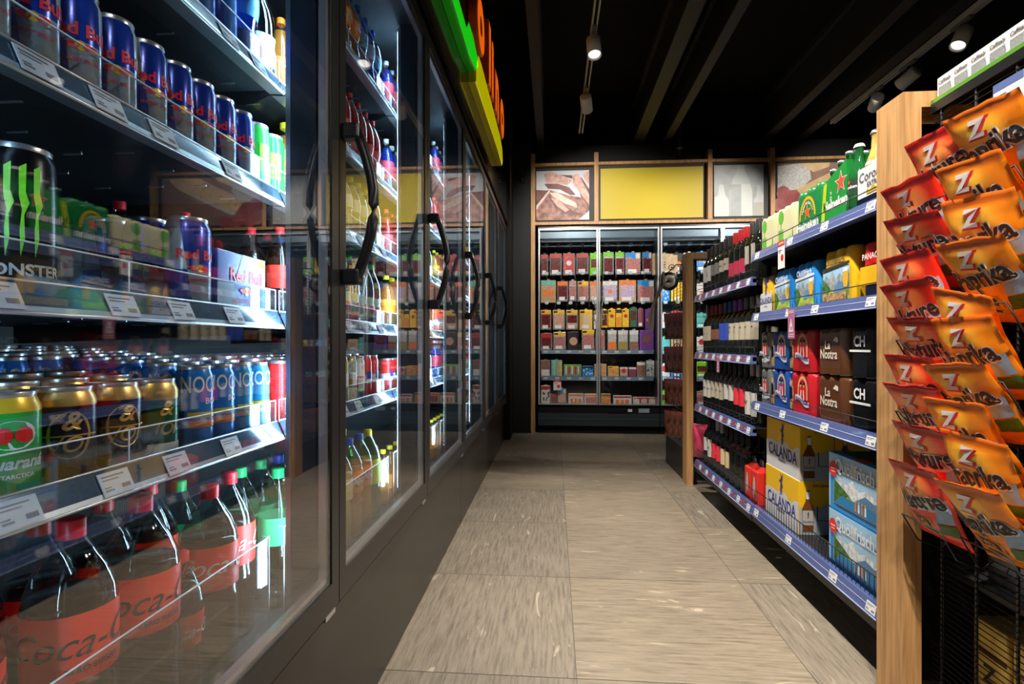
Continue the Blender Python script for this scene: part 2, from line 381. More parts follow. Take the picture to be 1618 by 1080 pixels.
board(1.50, 1.95, 2.05, 2.53, milkA, 'framed pale photograph of milk bottles right of the yellow board', art_milk)
board(2.075, 3.12, 2.05, 2.53, brn, 'framed photograph of cheese wedges and grapes above the beer shelves', art_cheese)

# black pipe on the bulkhead and the little dome camera
o = MB().tube([(1.19, 5.27, 2.59), (1.19, 5.27, 3.15)], .02, BLACK).lathe([(.02, 2.70), (.034, 2.70), (.034, 2.715), (.02, 2.715)], ALU, cx=1.19, cy=5.27).build('ceiling_pipe')
tag(o, 'black vertical pipe with a bright collar in front of the black bulkhead', 'pipe')
r = empty('security_camera', (-.30, 5.215, 2.43)); tag(r, 'small black dome security camera on the black wall beside the oak post', 'security camera')
MB().lathe([(0, -.03), (.018, -.026), (.028, -.012), (.03, 0), (.03, .01)], mat('dome_black', (.02, .02, .02), .08), T=Matrix.Rotation(PI/2, 4, 'X') @ Matrix.Scale(-1, 4, (0, 0, 1)) @ Matrix.Translation((0, 0, -.01))).build('dome', r)
MB().rbox(-.035, .035, -.012, .004, -.035, .035, BLACK, .003).build('mount', r)

# ================================================================== TRACK LIGHTS
HEADM = mat('spot_head_grey', (.62, .63, .66), .5)
TRK = mat('track_grey', (.42, .41, .38), .45); LENS = mat('spot_lens', (1., .93, .82), .3, emit=1.6)
def track(x, y0, y1, z, name, label):
    r = empty(name, (x, y0, z)); tag(r, label, 'light track')
    L = y1-y0
    MB().box(-.017, -.008, 0, L, -.03, 0, TRK).box(.008, .017, 0, L, -.03, 0, TRK).box(-.008, .008, 0, L, -.012, 0, MATTE).build('track_profile', r)
    for yy in (.25, L*.5, L-.3):
        MB().tube([(0, yy, 0), (0, yy, 3.15-z)], .0015, BLACK, 6).build('suspension_wire', r)
def head(x, y, z, aim, label, watts, warm=(1, .93, .83), ang=85, blend=.7):
    r = empty('spotlight', (x, y, z)); tag(r, label, 'spotlight', 'track spotlights')
    MB().rbox(-.012, .012, -.07, .07, -.045, -.028, mat('adapter_grey', (.12, .12, .12), .5), .003).build('adapter', r)
    MB().tube([(0, 0, -.04), (0, 0, -.075)], .006, BLACK).build('stem', r)
    d = (Vector(aim)-Vector((x, y, z-.12))).normalized()
    q = Vector((0, 0, -1)).rotation_difference(d).to_matrix().to_4x4()
    T = Matrix.Translation((0, 0, -.115)) @ q
    MB().lathe([(0, .058), (.034, .058), (.039, .053), (.039, -.058), (.036, -.058), (.032, -.045)], HEADM, 24, T=T).build('housing', r)
    MB().lathe([(.033, -.046), (.018, -.038), (0, -.036)], LENS, 24, T=T).build('lens', r)
    l = bpy.data.lights.new('spot_beam', 'SPOT'); l.energy = watts; l.color = warm; l.spot_size = math.radians(ang); l.spot_blend = blend; l.shadow_soft_size = .03
    lo = bpy.data.objects.new('spot_beam', l); COL.objects.link(lo); lo.parent = r
    lo.matrix_local = T @ Matrix.Translation((0, 0, -.062))
track(.22, -1.6, 4.47, 2.6, 'light_track', 'grey suspended light track over the middle of the aisle')
track(2.17, -1.6, 4.43, 2.6, 'light_track', 'grey suspended light track over the right-hand beer shelves')
S = SPOT_W
head(.22, 3.02, 2.6, (.32, 2.2, 0), 'spotlight with its bright lens showing, on the track over the aisle', S)
head(.22, 3.72, 2.6, (.45, 5.1, 1.7), 'spotlight near the far end of the track over the aisle', S*1.0)
head(.22, 1.75, 2.6, (.75, 1.9, .3), 'spotlight above the aisle floor beside the near oak post', S)
head(.22, .45, 2.6, (.9, 1.3, .7), 'spotlight above the crisp bags', S)
head(.22, -.9, 2.6, (.1, .4, 0), 'spotlight on the aisle track behind the viewer', S*.6)
head(.22, -.3, 2.6, (.80, 1.08, .85), 'unseen spotlight added behind the viewer to brighten the crisp bags', S*1.3, ang=50)  # extra lamp out of view, added to brighten the bag fronts
head(2.17, 1.9, 2.6, (1.0, 1.7, .9), 'spotlight on the beer shelf track, above the oak post and out of the aisle', S)
head(2.17, 3.08, 2.6, (1.3, 2.75, .9), 'nearest spotlight of three in a row over the beer shelves', S)
head(2.17, 3.52, 2.6, (1.5, 5., 1.8), 'middle spotlight of three in a row over the beer shelves', S*1.2, ang=58)
head(2.17, 3.855, 2.6, (2.6, 5.2, 2.1), 'farthest spotlight of three in a row over the beer shelves', S*.5, ang=60)

#PART2
# ================================================================== LEFT WALL OF GLASS-DOOR COOLERS
YB = [.285, 1.04, 1.79, 2.545, 3.32, 4.08, 4.83]      # door boundaries along the aisle
ZD0, ZD1 = .345, 1.90
SH = [.665, .882, 1.123, 1.343, 1.615]                 # lower edge of each shelf rail
INNER = mat('cooler_lining', (.035, .045, .055), .45); DECK = mat('cooler_deck', (.05, .055, .06), .4)
SHELFM = mat('cooler_shelf_underside', (.02, .024, .03), .35, .3)
RAILC = mat('clear_price_rail', (.045, .085, .14), .16, .2, coat=.6); TAGC = mat('cooler_price_tag', (.50, .55, .64), .5)
FASC = mat('gloss_black_fascia', (.006, .006, .006), .09, spec=.7, coat=.3)
def price_tag(mb, T, w, h, m=TAGC, red=False):
    """paper ticket lying in the local XZ plane, seen from -Y"""
    mb.box(-w/2, w/2, -.0012, 0, 0, h, m, T=T)
    for k, (a, b, z, t) in enumerate([(-.42, .3, .80, .05), (-.42, .1, .66, .04), (.12, .40, .20, .18), (-.42, -.16, .2, .07), (-.42, -.22, .34, .04)]):
        mb.box(w*a, w*b, -.0017, -.0012, h*z, h*(z+t), mat('tag_print', (.16, .16, .19), .6), T=T)
RX = Matrix.Rotation(PI/2, 4, 'Z')        # local front (-Y) turned to face the aisle from the left wall (+X)
def cooler(name, i0, i1, label, ya, yb):
    r = empty(name, (-.44, YB[i0], 0)); tag(r, label, 'refrigerated cabinet', 'glass-door coolers along the left wall')
    def B(mb, nm, par=r):
        o = mb.build(nm, par); o.matrix_parent_inverse = Matrix.Translation(-Vector(r.location)) if par is r else Matrix.Identity(4)
        return o
    b = MB(); b.box(-1.2, -.45, ya, yb, 0, .03, MATTE); b.box(-.47, -.44, ya+.001, yb-.001, .0, .30, PANEL).box(-.475, -.452, ya, yb, .30, .345, MATTE).box(-.46, -.438, ya, yb, .302, .322, PANEL)
    B(b, 'base_panel')
    b = MB(); b.box(-1.2, -1.17, ya, yb, .03, 1.95, INNER).box(-1.17, -.45, ya, yb, 1.90, 1.95, INNER).box(-1.17, -.47, ya, yb, .26, .29, DECK)
    if i1 == 6: b.box(-1.17, -.44, yb-.03, yb, .03, 1.93, INNER)
    B(b, 'body')
    B(MB().box(-1.2, -.43, ya, yb, 1.915, 2.88, FASC).box(-.43, -.405, ya, yb, 1.915, 2.88, FASC), 'fascia')
    for k in range(i0, i1+1):
        y = YB[k]
        ylo, yhi = max(y-.036, ya), min(y+.036, yb)
        o = B(MB().box(-.50, -.452, ylo, yhi, .30, 1.90, DARK), 'mullion')
        m = MB()
        for s in (-1, 1):
            if not ylo < y+s*.02 < yhi: continue
            m.add([(-.5125, y+s*.033, .38), (-.5165, y+s*.014, .38), (-.5165, y+s*.014, 1.88), (-.5125, y+s*.033, 1.88)], [(0, 1, 2, 3)], LED)
        m.box(-.5115, -.502, max(y-.035, ylo), min(y+.035, yhi), .37, 1.89, STEEL)
        q = m.build('led_strip', o); q['label'] = 'glowing white light strip'
    for k in range(i0, i1):
        a, c = YB[k]+.002, YB[k+1]-.002
        m = MB()
        fw = .032
        for (y0, y1, z0, z1) in ((a, a+fw, ZD0, ZD1), (c-fw, c, ZD0, ZD1), (a+fw, c-fw, ZD0, ZD0+.05), (a+fw, c-fw, ZD1-.04, ZD1)):
            m.box(-.447, -.42, y0, y1, z0, z1, FRAME)
        s0, s1 = a+fw, c-fw; sw = .014
        for (y0, y1, z0, z1) in ((s0, s0+sw, ZD0+.05, ZD1-.04), (s1-sw, s1, ZD0+.05, ZD1-.04), (s0+sw, s1-sw, ZD0+.05, ZD0+.064), (s0+sw, s1-sw, ZD1-.054, ZD1-.04)):
            m.box(-.441, -.4275, y0, y1, z0, z1, ALU)
        d = B(m, 'door')
        MB().box(-.4265, -.4225, s0, s1, ZD0+.05, ZD1-.04, GLASS).build('glass_pane', d)
        if k > 0:
            hy = a+.02; h = MB()
            for z in (.985, 1.275): h.rbox(-.42, -.385, hy-.014, hy+.014, z-.016, z+.016, BLACK, .005)
            pts = [(-.392+.034*math.sin(PI*t/10), hy, .985+.29*t/10) for t in range(11)]
            h.tube(pts, .0105, BLACK, 10); h.build('handle', d)
        MB().box(-.45, -.425, c-.05, c-.005, ZD0-.016, ZD0-.004, ALU).build('hinge', d)
    for k in range(i0, i1):
        a, c = max(YB[k]+.004, ya+.004), YB[k+1]-.004
        for j, z in enumerate(SH):
            m = MB(); bk = .0488 if j == 0 else 0
            m.add([(x, y, z+.006+dz+(bk if x < -1 else 0)) for dz in (0, .012) for y in (a, c) for x in (-1.16, -.55)], [(0, 2, 3, 1), (4, 5, 7, 6), (0, 1, 5, 4), (2, 6, 7, 3), (0, 4, 6, 2), (1, 3, 7, 5)], SHELFM)
            rs = random.Random(k*7+j)
            for q in range(9):
                for x in (-.62, -.70, -.80, -.92):
                    if rs.random() < .6: yy = a+(c-a)*(q+.5)/9; m.box(x-.016, x+.012, yy-.0014, yy+.0014, z+.0045, z+.006, STEEL)  # short steel dashes stand in for glints on the perforated underside
            for y in (a+.002, c-.006): m.add([(-1.1, y, z+.006), (-.56, y, z+.006), (-.60, y, z-.012), (-1.1, y, z-.03)], [(0, 1, 2, 3)], BLACK)
            sh = B(m, 'shelf')
            q = MB(); q.add([(-.530, a, z), (-.530, c, z), (-.545, c, z+.034), (-.545, a, z+.034)], [(0, 1, 2, 3)], RAILC)
            q.add([(-.530, a, z), (-.530, c, z), (-.56, c, z+.002), (-.56, a, z+.002)], [(0, 3, 2, 1)], STEEL); q.add([(-.5292, a, z-.001), (-.5292, c, z-.001), (-.5328, c, z+.0075), (-.5328, a, z+.0075)], [(0, 1, 2, 3)], STEEL)
            q.tube([(-.531, a, z), (-.531, c, z)], .0022, ALU, 6); q.tube([(-.545, a, z+.034), (-.545, c, z+.034)], .0016, ALU, 6)
            q.build('price_rail', sh)
            g = MB(); gz = z+.075
            g.box(-.5475, -.5455, a+.003, c-.003, z+.03, gz, ACRYL); g.tube([(-.5465, a+.003, gz), (-.5465, c-.003, gz)], .0011, ACRYL_EDGE, 6)
            for y in (a+.003, (a+c)/2, c-.003): g.tube([(-.5465, y, z+.03), (-.5465, y, gz)], .001, ACRYL_EDGE, 6)
            g.build('front_guard', sh)
            rr = random.Random(k*10+j); y = a+.03+rr.random()*.04
            if k > 2: continue
            while y < c-.05:
                tg = MB(); T = Matrix.Translation((-.5297, y, z+.003)) @ RX @ Matrix.Rotation(-.42, 4, 'X')
                price_tag(tg, T, .046, .029); tg.build('price_tag', sh)
                y += .085+rr.random()*.09
        # deck guard for the big bottles
        g = MB(); g.box(-.5405, -.538, a+.01, c-.04, .29, .485, ACRYL); g.tube([(-.539, a+.01, .485), (-.539, c-.04, .485)], .0013, ACRYL_EDGE, 6)
        for y in (a+.01, c-.04): g.tube([(-.54, y, .29), (-.54, y, .485), (-.552, y, .485)], .0012, ACRYL_EDGE, 5)
        B(g, 'deck_guard')
    return r
cooler('drinks_cooler', 0, 3, 'tall black cooler with glass doors nearest the viewer, full of cans and cola bottles', .0, 2.545)
cooler('drinks_cooler', 3, 6, 'tall black cooler with glass doors at the far end of the left wall', 2.546, 4.83)

# lettering on the fascia
LO = mat('sign_orange', (1., .15, .005), .4, emit=.7); LG = mat('sign_green', (.01, .80, .01), .4, emit=.6); LY = mat('sign_yellow', (.75, .70, .0), .4, emit=.45)  # glow added to the letter faces; returns stay unlit so sides read darker
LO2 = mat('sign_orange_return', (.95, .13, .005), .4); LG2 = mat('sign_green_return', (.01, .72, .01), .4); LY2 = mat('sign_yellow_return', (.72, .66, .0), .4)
sg = empty('shop_sign', (-.405, 2.8, 2.3)); tag(sg, 'raised orange shop lettering with a green and a yellow stroke on the black cooler fascia', 'shop sign')
def solid_outline(pts, x0, x1, m, m2, nm, r=.012):
    """raised letter stroke: outline in (Y,Z), front at x1"""
    bm = bmesh.new(); vs = [bm.verts.new((x0, y, z)) for y, z in pts]; f = bm.faces.new(vs)
    ex = bmesh.ops.extrude_face_region(bm, geom=[f]); top = [e for e in ex['geom'] if isinstance(e, bmesh.types.BMVert)]
    for v in top: v.co.x = x1
    te = [e for e in bm.edges if all(abs(v.co.x-x1) < 1e-6 for v in e.verts)]
    bmesh.ops.bevel(bm, geom=te, offset=r, segments=3, profile=.5, affect='EDGES')
    bmesh.ops.recalc_face_normals(bm, faces=bm.faces[:])
    mb = MB(); bm.verts.index_update(); bm.normal_update(); V_ = [v.co[:] for v in bm.verts]
    mb.add(V_, [[v.index for v in f.verts] for f in bm.faces if f.normal.x > .8], m); mb.add(V_, [[v.index for v in f.verts] for f in bm.faces if f.normal.x <= .8], m2); bm.free()
    o = mb.build(nm, sg); o.matrix_parent_inverse = Matrix.Translation(-Vector(sg.location)); return o
solid_outline([(.9, 2.07), (2.35, 2.10), (2.56, 2.14), (2.63, 2.19), (2.60, 2.24), (2.45, 2.26), (2.33, 2.25), (2.27, 2.19), (.9, 2.19)], -.404, -.365, LG, LG2, 'green_stroke')
solid_outline([(2.55, 2.09), (3.55, 2.115), (3.87, 2.125), (3.90, 2.17), (3.86, 2.25), (3.7, 2.28), (2.75, 2.28), (2.64, 2.27), (2.56, 2.2)], -.404, -.365, LY, LY2, 'yellow_stroke')
def letter_mesh(ch):
    c = bpy.data.curves.new('txt', 'FONT'); c.body = ch; c.align_x = 'CENTER'; c.offset = .022; c.size = .44; c.extrude = .016; c.bevel_depth = .008; c.bevel_resolution = 2
    o = bpy.data.objects.new('txt', c); COL.objects.link(o); dg = bpy.context.evaluated_depsgraph_get(); dg.update()
    me = o.evaluated_get(dg).to_mesh(); vs = [v.co.copy() for v in me.vertices]; fs = [tuple(p.vertices) for p in me.polygons]
    o.evaluated_get(dg).to_mesh_clear(); bpy.data.objects.remove(o); bpy.data.curves.remove(c)
    return vs, fs
for ch, y in zip('migrolino', (1.20, 1.52, 1.76, 2.10, 2.42+.04, 2.78-.02, 3.02, 3.30, 3.74)):
    y = {'r': 2.10}.get(ch, y)
for ch, y in zip('migrolino', (1.12, 1.42, 1.70, 2.12, 2.66, 3.03, 3.17, 3.42, 3.76)):
    vs, fs = letter_mesh(ch); k = 1.0
    V_ = [(-.38+v.z, y+v.x*k, 2.315+v.y*k) for v in vs]; hi = max(v.z for v in vs)-.001
    mb = MB().add(V_, [f for f in fs if all(vs[i].z > hi for i in f)], LO).add(V_, [f for f in fs if not all(vs[i].z > hi for i in f)], LO2)
    o = mb.build('letter', sg); o.matrix_parent_inverse = Matrix.Translation(-Vector(sg.location))

# ================================================================== DRINK PROTOTYPES (front faces local -Y, base at z=0)
def can_mesh(r, h, bands, deco=None, name='can_body', lid=SILVER, seg=24):
    """bands: [(upto fraction, material)]; returns (body mesh, lid mesh)"""
    ns = .008
    prof = [(0, .002), (r*.78, .002), (r*.84, 0), (r, .006)]
    ms = [SILVER, SILVER, bands[0][1]]; z = .006; H = h-.009-ns
    for f, m in bands:
        z1 = .006+(H-.006)*f; prof.append((r, z1)); ms.append(m)
    prof += [(r*.87, h-.006)]; ms.append(bands[-1][1])
    mb = MB().lathe(prof, ms, seg)
    if deco: deco(mb, r, h)
    b = mb.mesh(name)
    l = MB().lathe([(r*.865, h-.0065), (r*.89, h-.001), (r*.87, h), (r*.84, h-.001), (r*.81, h-.006), (0, h-.006)], lid, seg)
    l.poly([(x*.5, y) for x, y in disc(r*.3, 10, 0, -r*.25)], (0, 0, h-.0045), (1, 0, 0), (0, 1, 0), STEEL)
    return [(name, b), ('can_lid', l.mesh('can_lid'))]
BLU = mat('can_blue', (.015, .07, .50), .22, .35); LBLU = mat('can_light_blue', (.02, .21, .68), .25, .2)
GRN = mat('can_green', (.03, .40, .06), .25, .1); DGRN = mat('can_dark_green', (.015, .13, .06), .25, .5); CRED = mat('can_red', (.80, .02, .02), .25, .1)
CYEL = mat('can_yellow', (.85, .55, .03), .3, .3); CNAVY = mat('can_navy', (.01, .016, .05), .25, .5); CBLK = mat('can_black', (.008, .008, .01), .25, .4)
CORG = mat('can_orange', (.9, .28, .02), .3, .3); CPUR = mat('can_purple', (.22, .04, .33), .3, .4); CPNK = mat('can_pink', (.8, .18, .25), .35, .2); CWHT = mat('can_white', (.78, .79, .79), .4)
LIME = mat('lime_green', (.25, .85, .03), .4); PGRN = mat('print_green', (.03, .3, .06), .5)
RBULL = band_can('blue_silver_foil', (.012, .05, .42), (.40, .46, .54)); RBR = mat('print_red', (.80, .015, .04), .4)
def d_rb(mb, r, h):
    mb.text_cyl('Red Bull', r, h*.60, .021, RBR, bold=.03)
    mb.text_cyl('ENERGY DRINK', r, h*.33, .006, RBR)
    for s in (-1, 1):
        pts = [(s*.001, .0), (s*.006, .004), (s*.012, .0035), (s*.018, .001), (s*.014, -.001), (s*.012, -.006), (s*.008, -.003), (s*.004, -.004)]
        mb.mapped([(x, y) for x, y in pts], [tuple(range(8))[::s]], RBR, lambda a, b: ((r+.0007)*math.sin(a/r), -(r+.0007)*math.cos(a/r), h*.46+b))
    mb.mapped(disc(.006, 12), [tuple(range(12))], CYEL, lambda a, b: ((r+.0005)*math.sin(a/r), -(r+.0005)*math.cos(a/r), h*.46+b))
P_RB = Proto('energy_drink_can', can_mesh(.0265, .132, [(1, RBULL)], d_rb), 'can')
P_RBL = Proto('energy_drink_can', can_mesh(.033, .150, [(1, RBULL)], d_rb), 'can')
def d_mon(mb, r, h):
    for k, (x, w) in enumerate([(-.012, .006), (0, .006), (.012, .006)]):
        pts = [(x-w/2, .045), (x+w/2, .05), (x+w*.4, .02), (x+w*.9, .008), (x+w*.2, -.005), (x+w*.3, -.03), (x-w*.3, -.05), (x-w*.4, -.02), (x-w*.1, .0), (x-w*.5, .015)]
        mb.mapped(pts, [tuple(range(10))], LIME, lambda a, b: ((r+.0007)*math.sin(a/r), -(r+.0007)*math.cos(a/r), h*.56+b))
    mb.text_cyl('MONSTER', r, h*.17, .017, CWHT, bold=.03)
P_MON = Proto('energy_drink_can', can_mesh(.033, .163, [(1, CBLK)], d_mon), 'can')
def d_nocco(mb, r, h):
    mb.text_cyl('NOCCO', r, h*.76, .036, CWHT, bold=.01, x=.002, sx=.62); mb.text_cyl('BCAA', r, h*.56, .013, CWHT, x=.012)
    mb.cyl(-.03, .03, h*.36, h*.43, r, CYEL, 10, .0005); mb.cyl(-.03, .03, h*.24, h*.33, r, CORG, 10, .0005)
P_NOC = Proto('slim_drink_can', can_mesh(.0275, .128, [(1, LBLU)], d_nocco), 'can')
def d_nocco2(mb, r, h):
    mb.text_cyl('NOCCO', r, h*.76, .036, CWHT, bold=.01, x=.002, sx=.62); mb.cyl(-.03, .03, h*.36, h*.43, r, CYEL, 10, .0005); mb.cyl(-.03, .03, h*.27, h*.33, r, GOLD, 10, .0005)
P_NOC2 = Proto('slim_drink_can', can_mesh(.0275, .128, [(1, mat('can_teal_blue', (.03, .27, .55), .25, .2))], d_nocco2), 'can')
P_RED = Proto('slim_drink_can', can_mesh(.0275, .128, [(1, CRED)], lambda mb, r, h: (mb.cyl(-.012, .02, h*.12, h*.38, r, CWHT, 6, .0005), mb.cyl(-.008, .016, h*.15, h*.30, r, PGRN, 6, .0008))), 'can')
def d_gua(mb, r, h):
    mb.mapped(disc(.021, 20, 0, 0, .72), [tuple(range(20))], CWHT, lambda a, b: ((r+.0005)*math.sin(a/r), -(r+.0005)*math.cos(a/r), h*.60+b))
    for x in (-.009, .009): mb.mapped(disc(.0085, 14, x, 0, 1.), [tuple(range(14))], REDM, lambda a, b: ((r+.0009)*math.sin(a/r), -(r+.0009)*math.cos(a/r), h*.60+b))
    mb.text_cyl('Guaran\u00e1', r, h*.34, .017, CWHT, bold=.03, shear=.3); mb.text_cyl('ANTARCTICA', r, h*.22, .006, CWHT)
P_GUA = Proto('drink_can', can_mesh(.033, .112, [(.95, GRN), (1, CYEL)], d_gua), 'can')
def d_dark(mb, r, h):
    for a in range(2):
        q = [(x, y) for x, y in disc(.022-.0035*a, 24, 0, 0, 1.25)]
        mb.mapped(q, [tuple(range(24))], GOLD if a == 0 else CNAVY, lambda x, y: ((r+.0004+.0003*a)*math.sin(x/r), -(r+.0004+.0003*a)*math.cos(x/r), h*.5+y))
    mb.text_cyl('&', r, h*.64, .030, GOLD, dr=.0011, shear=.3); mb.text_cyl('/OI', r, h*.40, .026, GOLD, dr=.0011, bold=.01, shear=.3)
    mb.cyl(-.03, .03, h*.49, h*.505, r, GOLD, 8, .0012)
P_DRK = Proto('beer_can', can_mesh(.033, .112, [(.94, CNAVY), (1, GOLD)], d_dark), 'can')
P_GGD = Proto('beer_can', can_mesh(.033, .112, [(.16, CWHT), (.86, DGRN), (1, GOLD)], lambda mb, r, h: (mb.text_cyl('&', r, h*.62, .03, GOLD, shear=.3), mb.text_cyl('IOI', r, h*.36, .024, GOLD, shear=.3))), 'can')
P_GRN = Proto('beer_can', can_mesh(.0275, .132, [(1, GRN)], lambda mb, r, h: mb.cyl(-.01, .012, h*.3, h*.7, r, LIME, 5, .0004)), 'can')
P_BRN = Proto('beer_can', can_mesh(.033, .112, [(.95, CNAVY), (1, GOLD)]), 'can')
P_PUR = Proto('slim_drink_can', can_mesh(.0275, .128, [(.5, CPUR), (1, CWHT)], lambda mb, r, h: mb.cyl(-.02, .02, h*.2, h*.45, r, CPNK, 6, .0005)), 'can')
P_YEL = Proto('slim_drink_can', can_mesh(.0275, .128, [(1, mat('can_olive', (.45, .38, .04), .3, .5))], lambda mb, r, h: mb.cyl(-.018, .018, h*.35, h*.65, r, CWHT, 6, .0005)), 'can')
P_RWB = Proto('slim_drink_can', can_mesh(.0275, .128, [(.35, CRED), (.6, CWHT), (1, CRED)], lambda mb, r, h: mb.cyl(-.018, .018, h*.45, h*.62, r, BLU, 6, .0005)), 'can')
P_BWH = Proto('slim_drink_can', can_mesh(.0275, .128, [(.3, BLU), (.6, CRED), (1, CWHT)], lambda mb, r, h: mb.cyl(-.018, .018, h*.2, h*.5, r, CWHT, 6, .0005)), 'can')
P_SLB = Proto('slim_drink_can', can_mesh(.0265, .150, [(1, BLU)], lambda mb, r, h: mb.cyl(-.01, .014, h*.2, h*.8, r, LBLU, 5, .0005)), 'can')
P_SLR = Proto('slim_drink_can', can_mesh(.0265, .150, [(.3, CWHT), (1, CPNK)], lambda mb, r, h: mb.cyl(-.014, .014, h*.2, h*.7, r, CRED, 5, .0005)), 'can')

def bottle(kind, r, h, body, capm, liq=None, fill=.86, lab=None, labm=None, deco=None, shape='soda', seg=22, cat='bottle'):
    """returns Proto with body / liquid / cap / label parts"""
    if shape == 'soda': pr = [(0, .006), (.5, .002), (.86, .0), (1, .035), (1, .30), (.93, .36), (.93, .40), (1, .46), (1, .58), (.88, .70), (.60, .81), (.36, .89), (.27, .93), (.27, .955)]
    elif shape == 'big': pr = [(0, .006), (.5, .002), (.86, .0), (1, .03), (1, .40), (.97, .43), (1, .46), (1, .69), (.95, .745), (.76, .82), (.50, .885), (.34, .925), (.27, .94), (.27, .965)]
    elif shape == 'hour': pr = [(0, .006), (.5, .002), (.86, .0), (1, .035), (.98, .2), (.84, .32), (.84, .38), (1, .5), (1, .62), (.9, .72), (.6, .83), (.36, .90), (.27, .93), (.27, .955)]
    elif shape == 'wine': pr = [(0, .012), (.8, .0), (.97, .004), (1, .02), (1, .60), (.96, .65), (.75, .71), (.45, .76), (.38, .80), (.37, .86)]
    elif shape == 'beer': pr = [(0, .01), (.85, .0), (1, .02), (1, .50), (.94, .58), (.62, .70), (.44, .78), (.38, .92), (.42, .93), (.42, .955)]
    else: pr = [(0, .01), (.85, .0), (1, .02), (1, .66), (.9, .74), (.45, .84), (.36, .90), (.36, .94)]
    prof = [(a*r, b*h) for a, b in pr]
    parts = [('bottle_body', MB().lathe(prof, body, seg).mesh('bottle_body'))]
    ct = prof[-1][1]; cr = max(prof[-1][0]*1.18, .3*r if shape in ('soda', 'hour') else 0)
    if shape == 'wine': cap = [(r*.40, h*.80), (r*.42, h*.99), (r*.40, h), (0, h)]
    elif shape == 'beer': cap = [(cr*1.05, h*.95), (cr*1.1, h*.965), (cr*.8, h), (0, h)]
    else: cap = [(cr, h*.93), (cr, h*.995), (cr*.92, h), (0, h)]
    parts.append(('bottle_cap', MB().lathe(cap, capm, 18).mesh('bottle_cap')))
    if liq:
        lp = [(0, .01*h)]
        for a, b in pr[2:]:
            if b < fill: lp.append((a*r-.0016, max(b*h, .004)))
        import bisect
        for (a0, b0), (a1, b1) in zip(pr, pr[1:]):
            if b0 < fill <= b1:
                t = (fill-b0)/(b1-b0); lp.append(((a0+(a1-a0)*t)*r-.0016, fill*h)); break
        lp.append((0, fill*h)); parts.append(('liquid', MB().lathe(lp, liq, seg).mesh('liquid')))
    if lab:
        mb = MB(); z0, z1 = lab[0]*h, lab[1]*h; w = lab[2] if len(lab) > 2 else 2*PI*r
        def rad(z):
            for (a0, b0), (a1, b1) in zip(pr, pr[1:]):
                if b0*h <= z <= b1*h and b1 > b0: return (a0+(a1-a0)*(z/h-b0)/(b1-b0))*r
            return r
        n = 24; rows = 5; vs = []; fs = []
        for j in range(rows+1):
            z = z0+(z1-z0)*j/rows; q = rad(z)+.0006
            for i in range(n+1):
                t = -w/2/r+w/r*i/n; vs.append((q*math.sin(t), -q*math.cos(t), z))
        for j in range(rows):
            for i in range(n): k = j*(n+1)+i; fs.append((k, k+1, k+n+2, k+n+1))
        mb.add(vs, fs, labm, True)
        if deco: deco(mb, r+.0006, (z0+z1)/2, z1-z0)
        parts.append(('label', mb.mesh('label')))
    return Proto(kind, parts, cat)
COLA = liquid('cola', (.035, .012, .008)); ORL = liquid('orange_drink', (.95, .35, .02)); YLL = liquid('yellow_drink', (.95, .68, .12)); REDL = liquid('red_drink', (.75, .02, .03)); AMB = liquid('amber_drink', (.8, .3, .03))
PALE = liquid('pale_yellow_drink', (.85, .78, .35)); PNKL = liquid('pink_drink', (.85, .25, .2)); GRL = liquid('green_drink', (.1, .6, .2))
CLRED = mat('label_red', (.92, .035, .02), .4)
capR = mat('cap_red', (.75, .02, .03), .35); capB = mat('cap_blue', (.015, .10, .6), .35); capG = mat('cap_green', (.02, .55, .15), .35); capO = mat('cap_orange', (.95, .25, .02), .35); capY = mat('cap_yellow', (.9, .75, .03), .35); capW = mat('cap_white', (.75, .78, .8), .35)
def d_coke(mb, r, zc, h):
    mb.text_cyl('Coca-Cola', r, zc+.004, .042, CWHT, bold=.0, shear=.45); mb.text_cyl('Coca-Cola', r, zc+.004, .042, CWHT, bold=.0, shear=.45, x=-PI*r)
P_COKE = bottle('cola_bottle', .046, .312, PET, capR, COLA, .72, (.45, .69), CLRED, d_coke, 'big')
P_COKZ = bottle('cola_bottle', .050, .340, PET, capR, COLA, .72, (.45, .69), CLRED, lambda mb, r, zc, h: (mb.text_cyl('Coca-Cola', r, zc+.004, .046, INK, bold=.0, shear=.45), mb.text_cyl('ZERO SUGAR', r, zc-.026, .010, INK)), 'big')
P_COKZ2 = bottle('cola_bottle', .030, .200, PET, capR, COLA, .80, (.34, .58), CLRED, None, 'hour')
P_COKS = bottle('cola_bottle', .031, .225, PET, capR, COLA, .80, (.34, .58), CLRED, lambda mb, r, zc, h: mb.text_cyl('Coca-Cola', r, zc, .026, CWHT, bold=0, shear=.45), 'hour')
P_SPR = bottle('lemonade_bottle', .040, .29, PET, capG, None, .8, (.46, .66), mat('label_green', (.06, .55, .22), .4), lambda mb, r, zc, h: mb.text_cyl('Sprite', r, zc, .035, CWHT, shear=.2), 'big')
def d_fanta(mb, r, zc, h):
    mb.mapped(disc(.022, 16, 0, 0, .55), [tuple(range(16))], BLU, lambda a, b: ((r+.0004)*math.sin(a/r), -(r+.0004)*math.cos(a/r), zc+b)); mb.text_cyl('FANTA', r, zc, .017, CWHT, dr=.0012, bold=.04)
FL = mat('label_orange', (.95, .30, .02), .4)
P_FAN = bottle('orange_soda_bottle', .031, .215, PET, capB, ORL, .82, (.40, .62), FL, d_fanta, 'hour')
P_FAY = bottle('yellow_soda_bottle', .031, .225, PET, capB, YLL, .82, (.40, .62), mat('label_pale', (.80, .62, .45), .4), None, 'soda')
P_BLB = bottle('blue_water_bottle', .031, .225, PET_BLUE, capB, None, .8, (.42, .60), mat('label_sky', (.1, .45, .85), .4), None, 'hour')
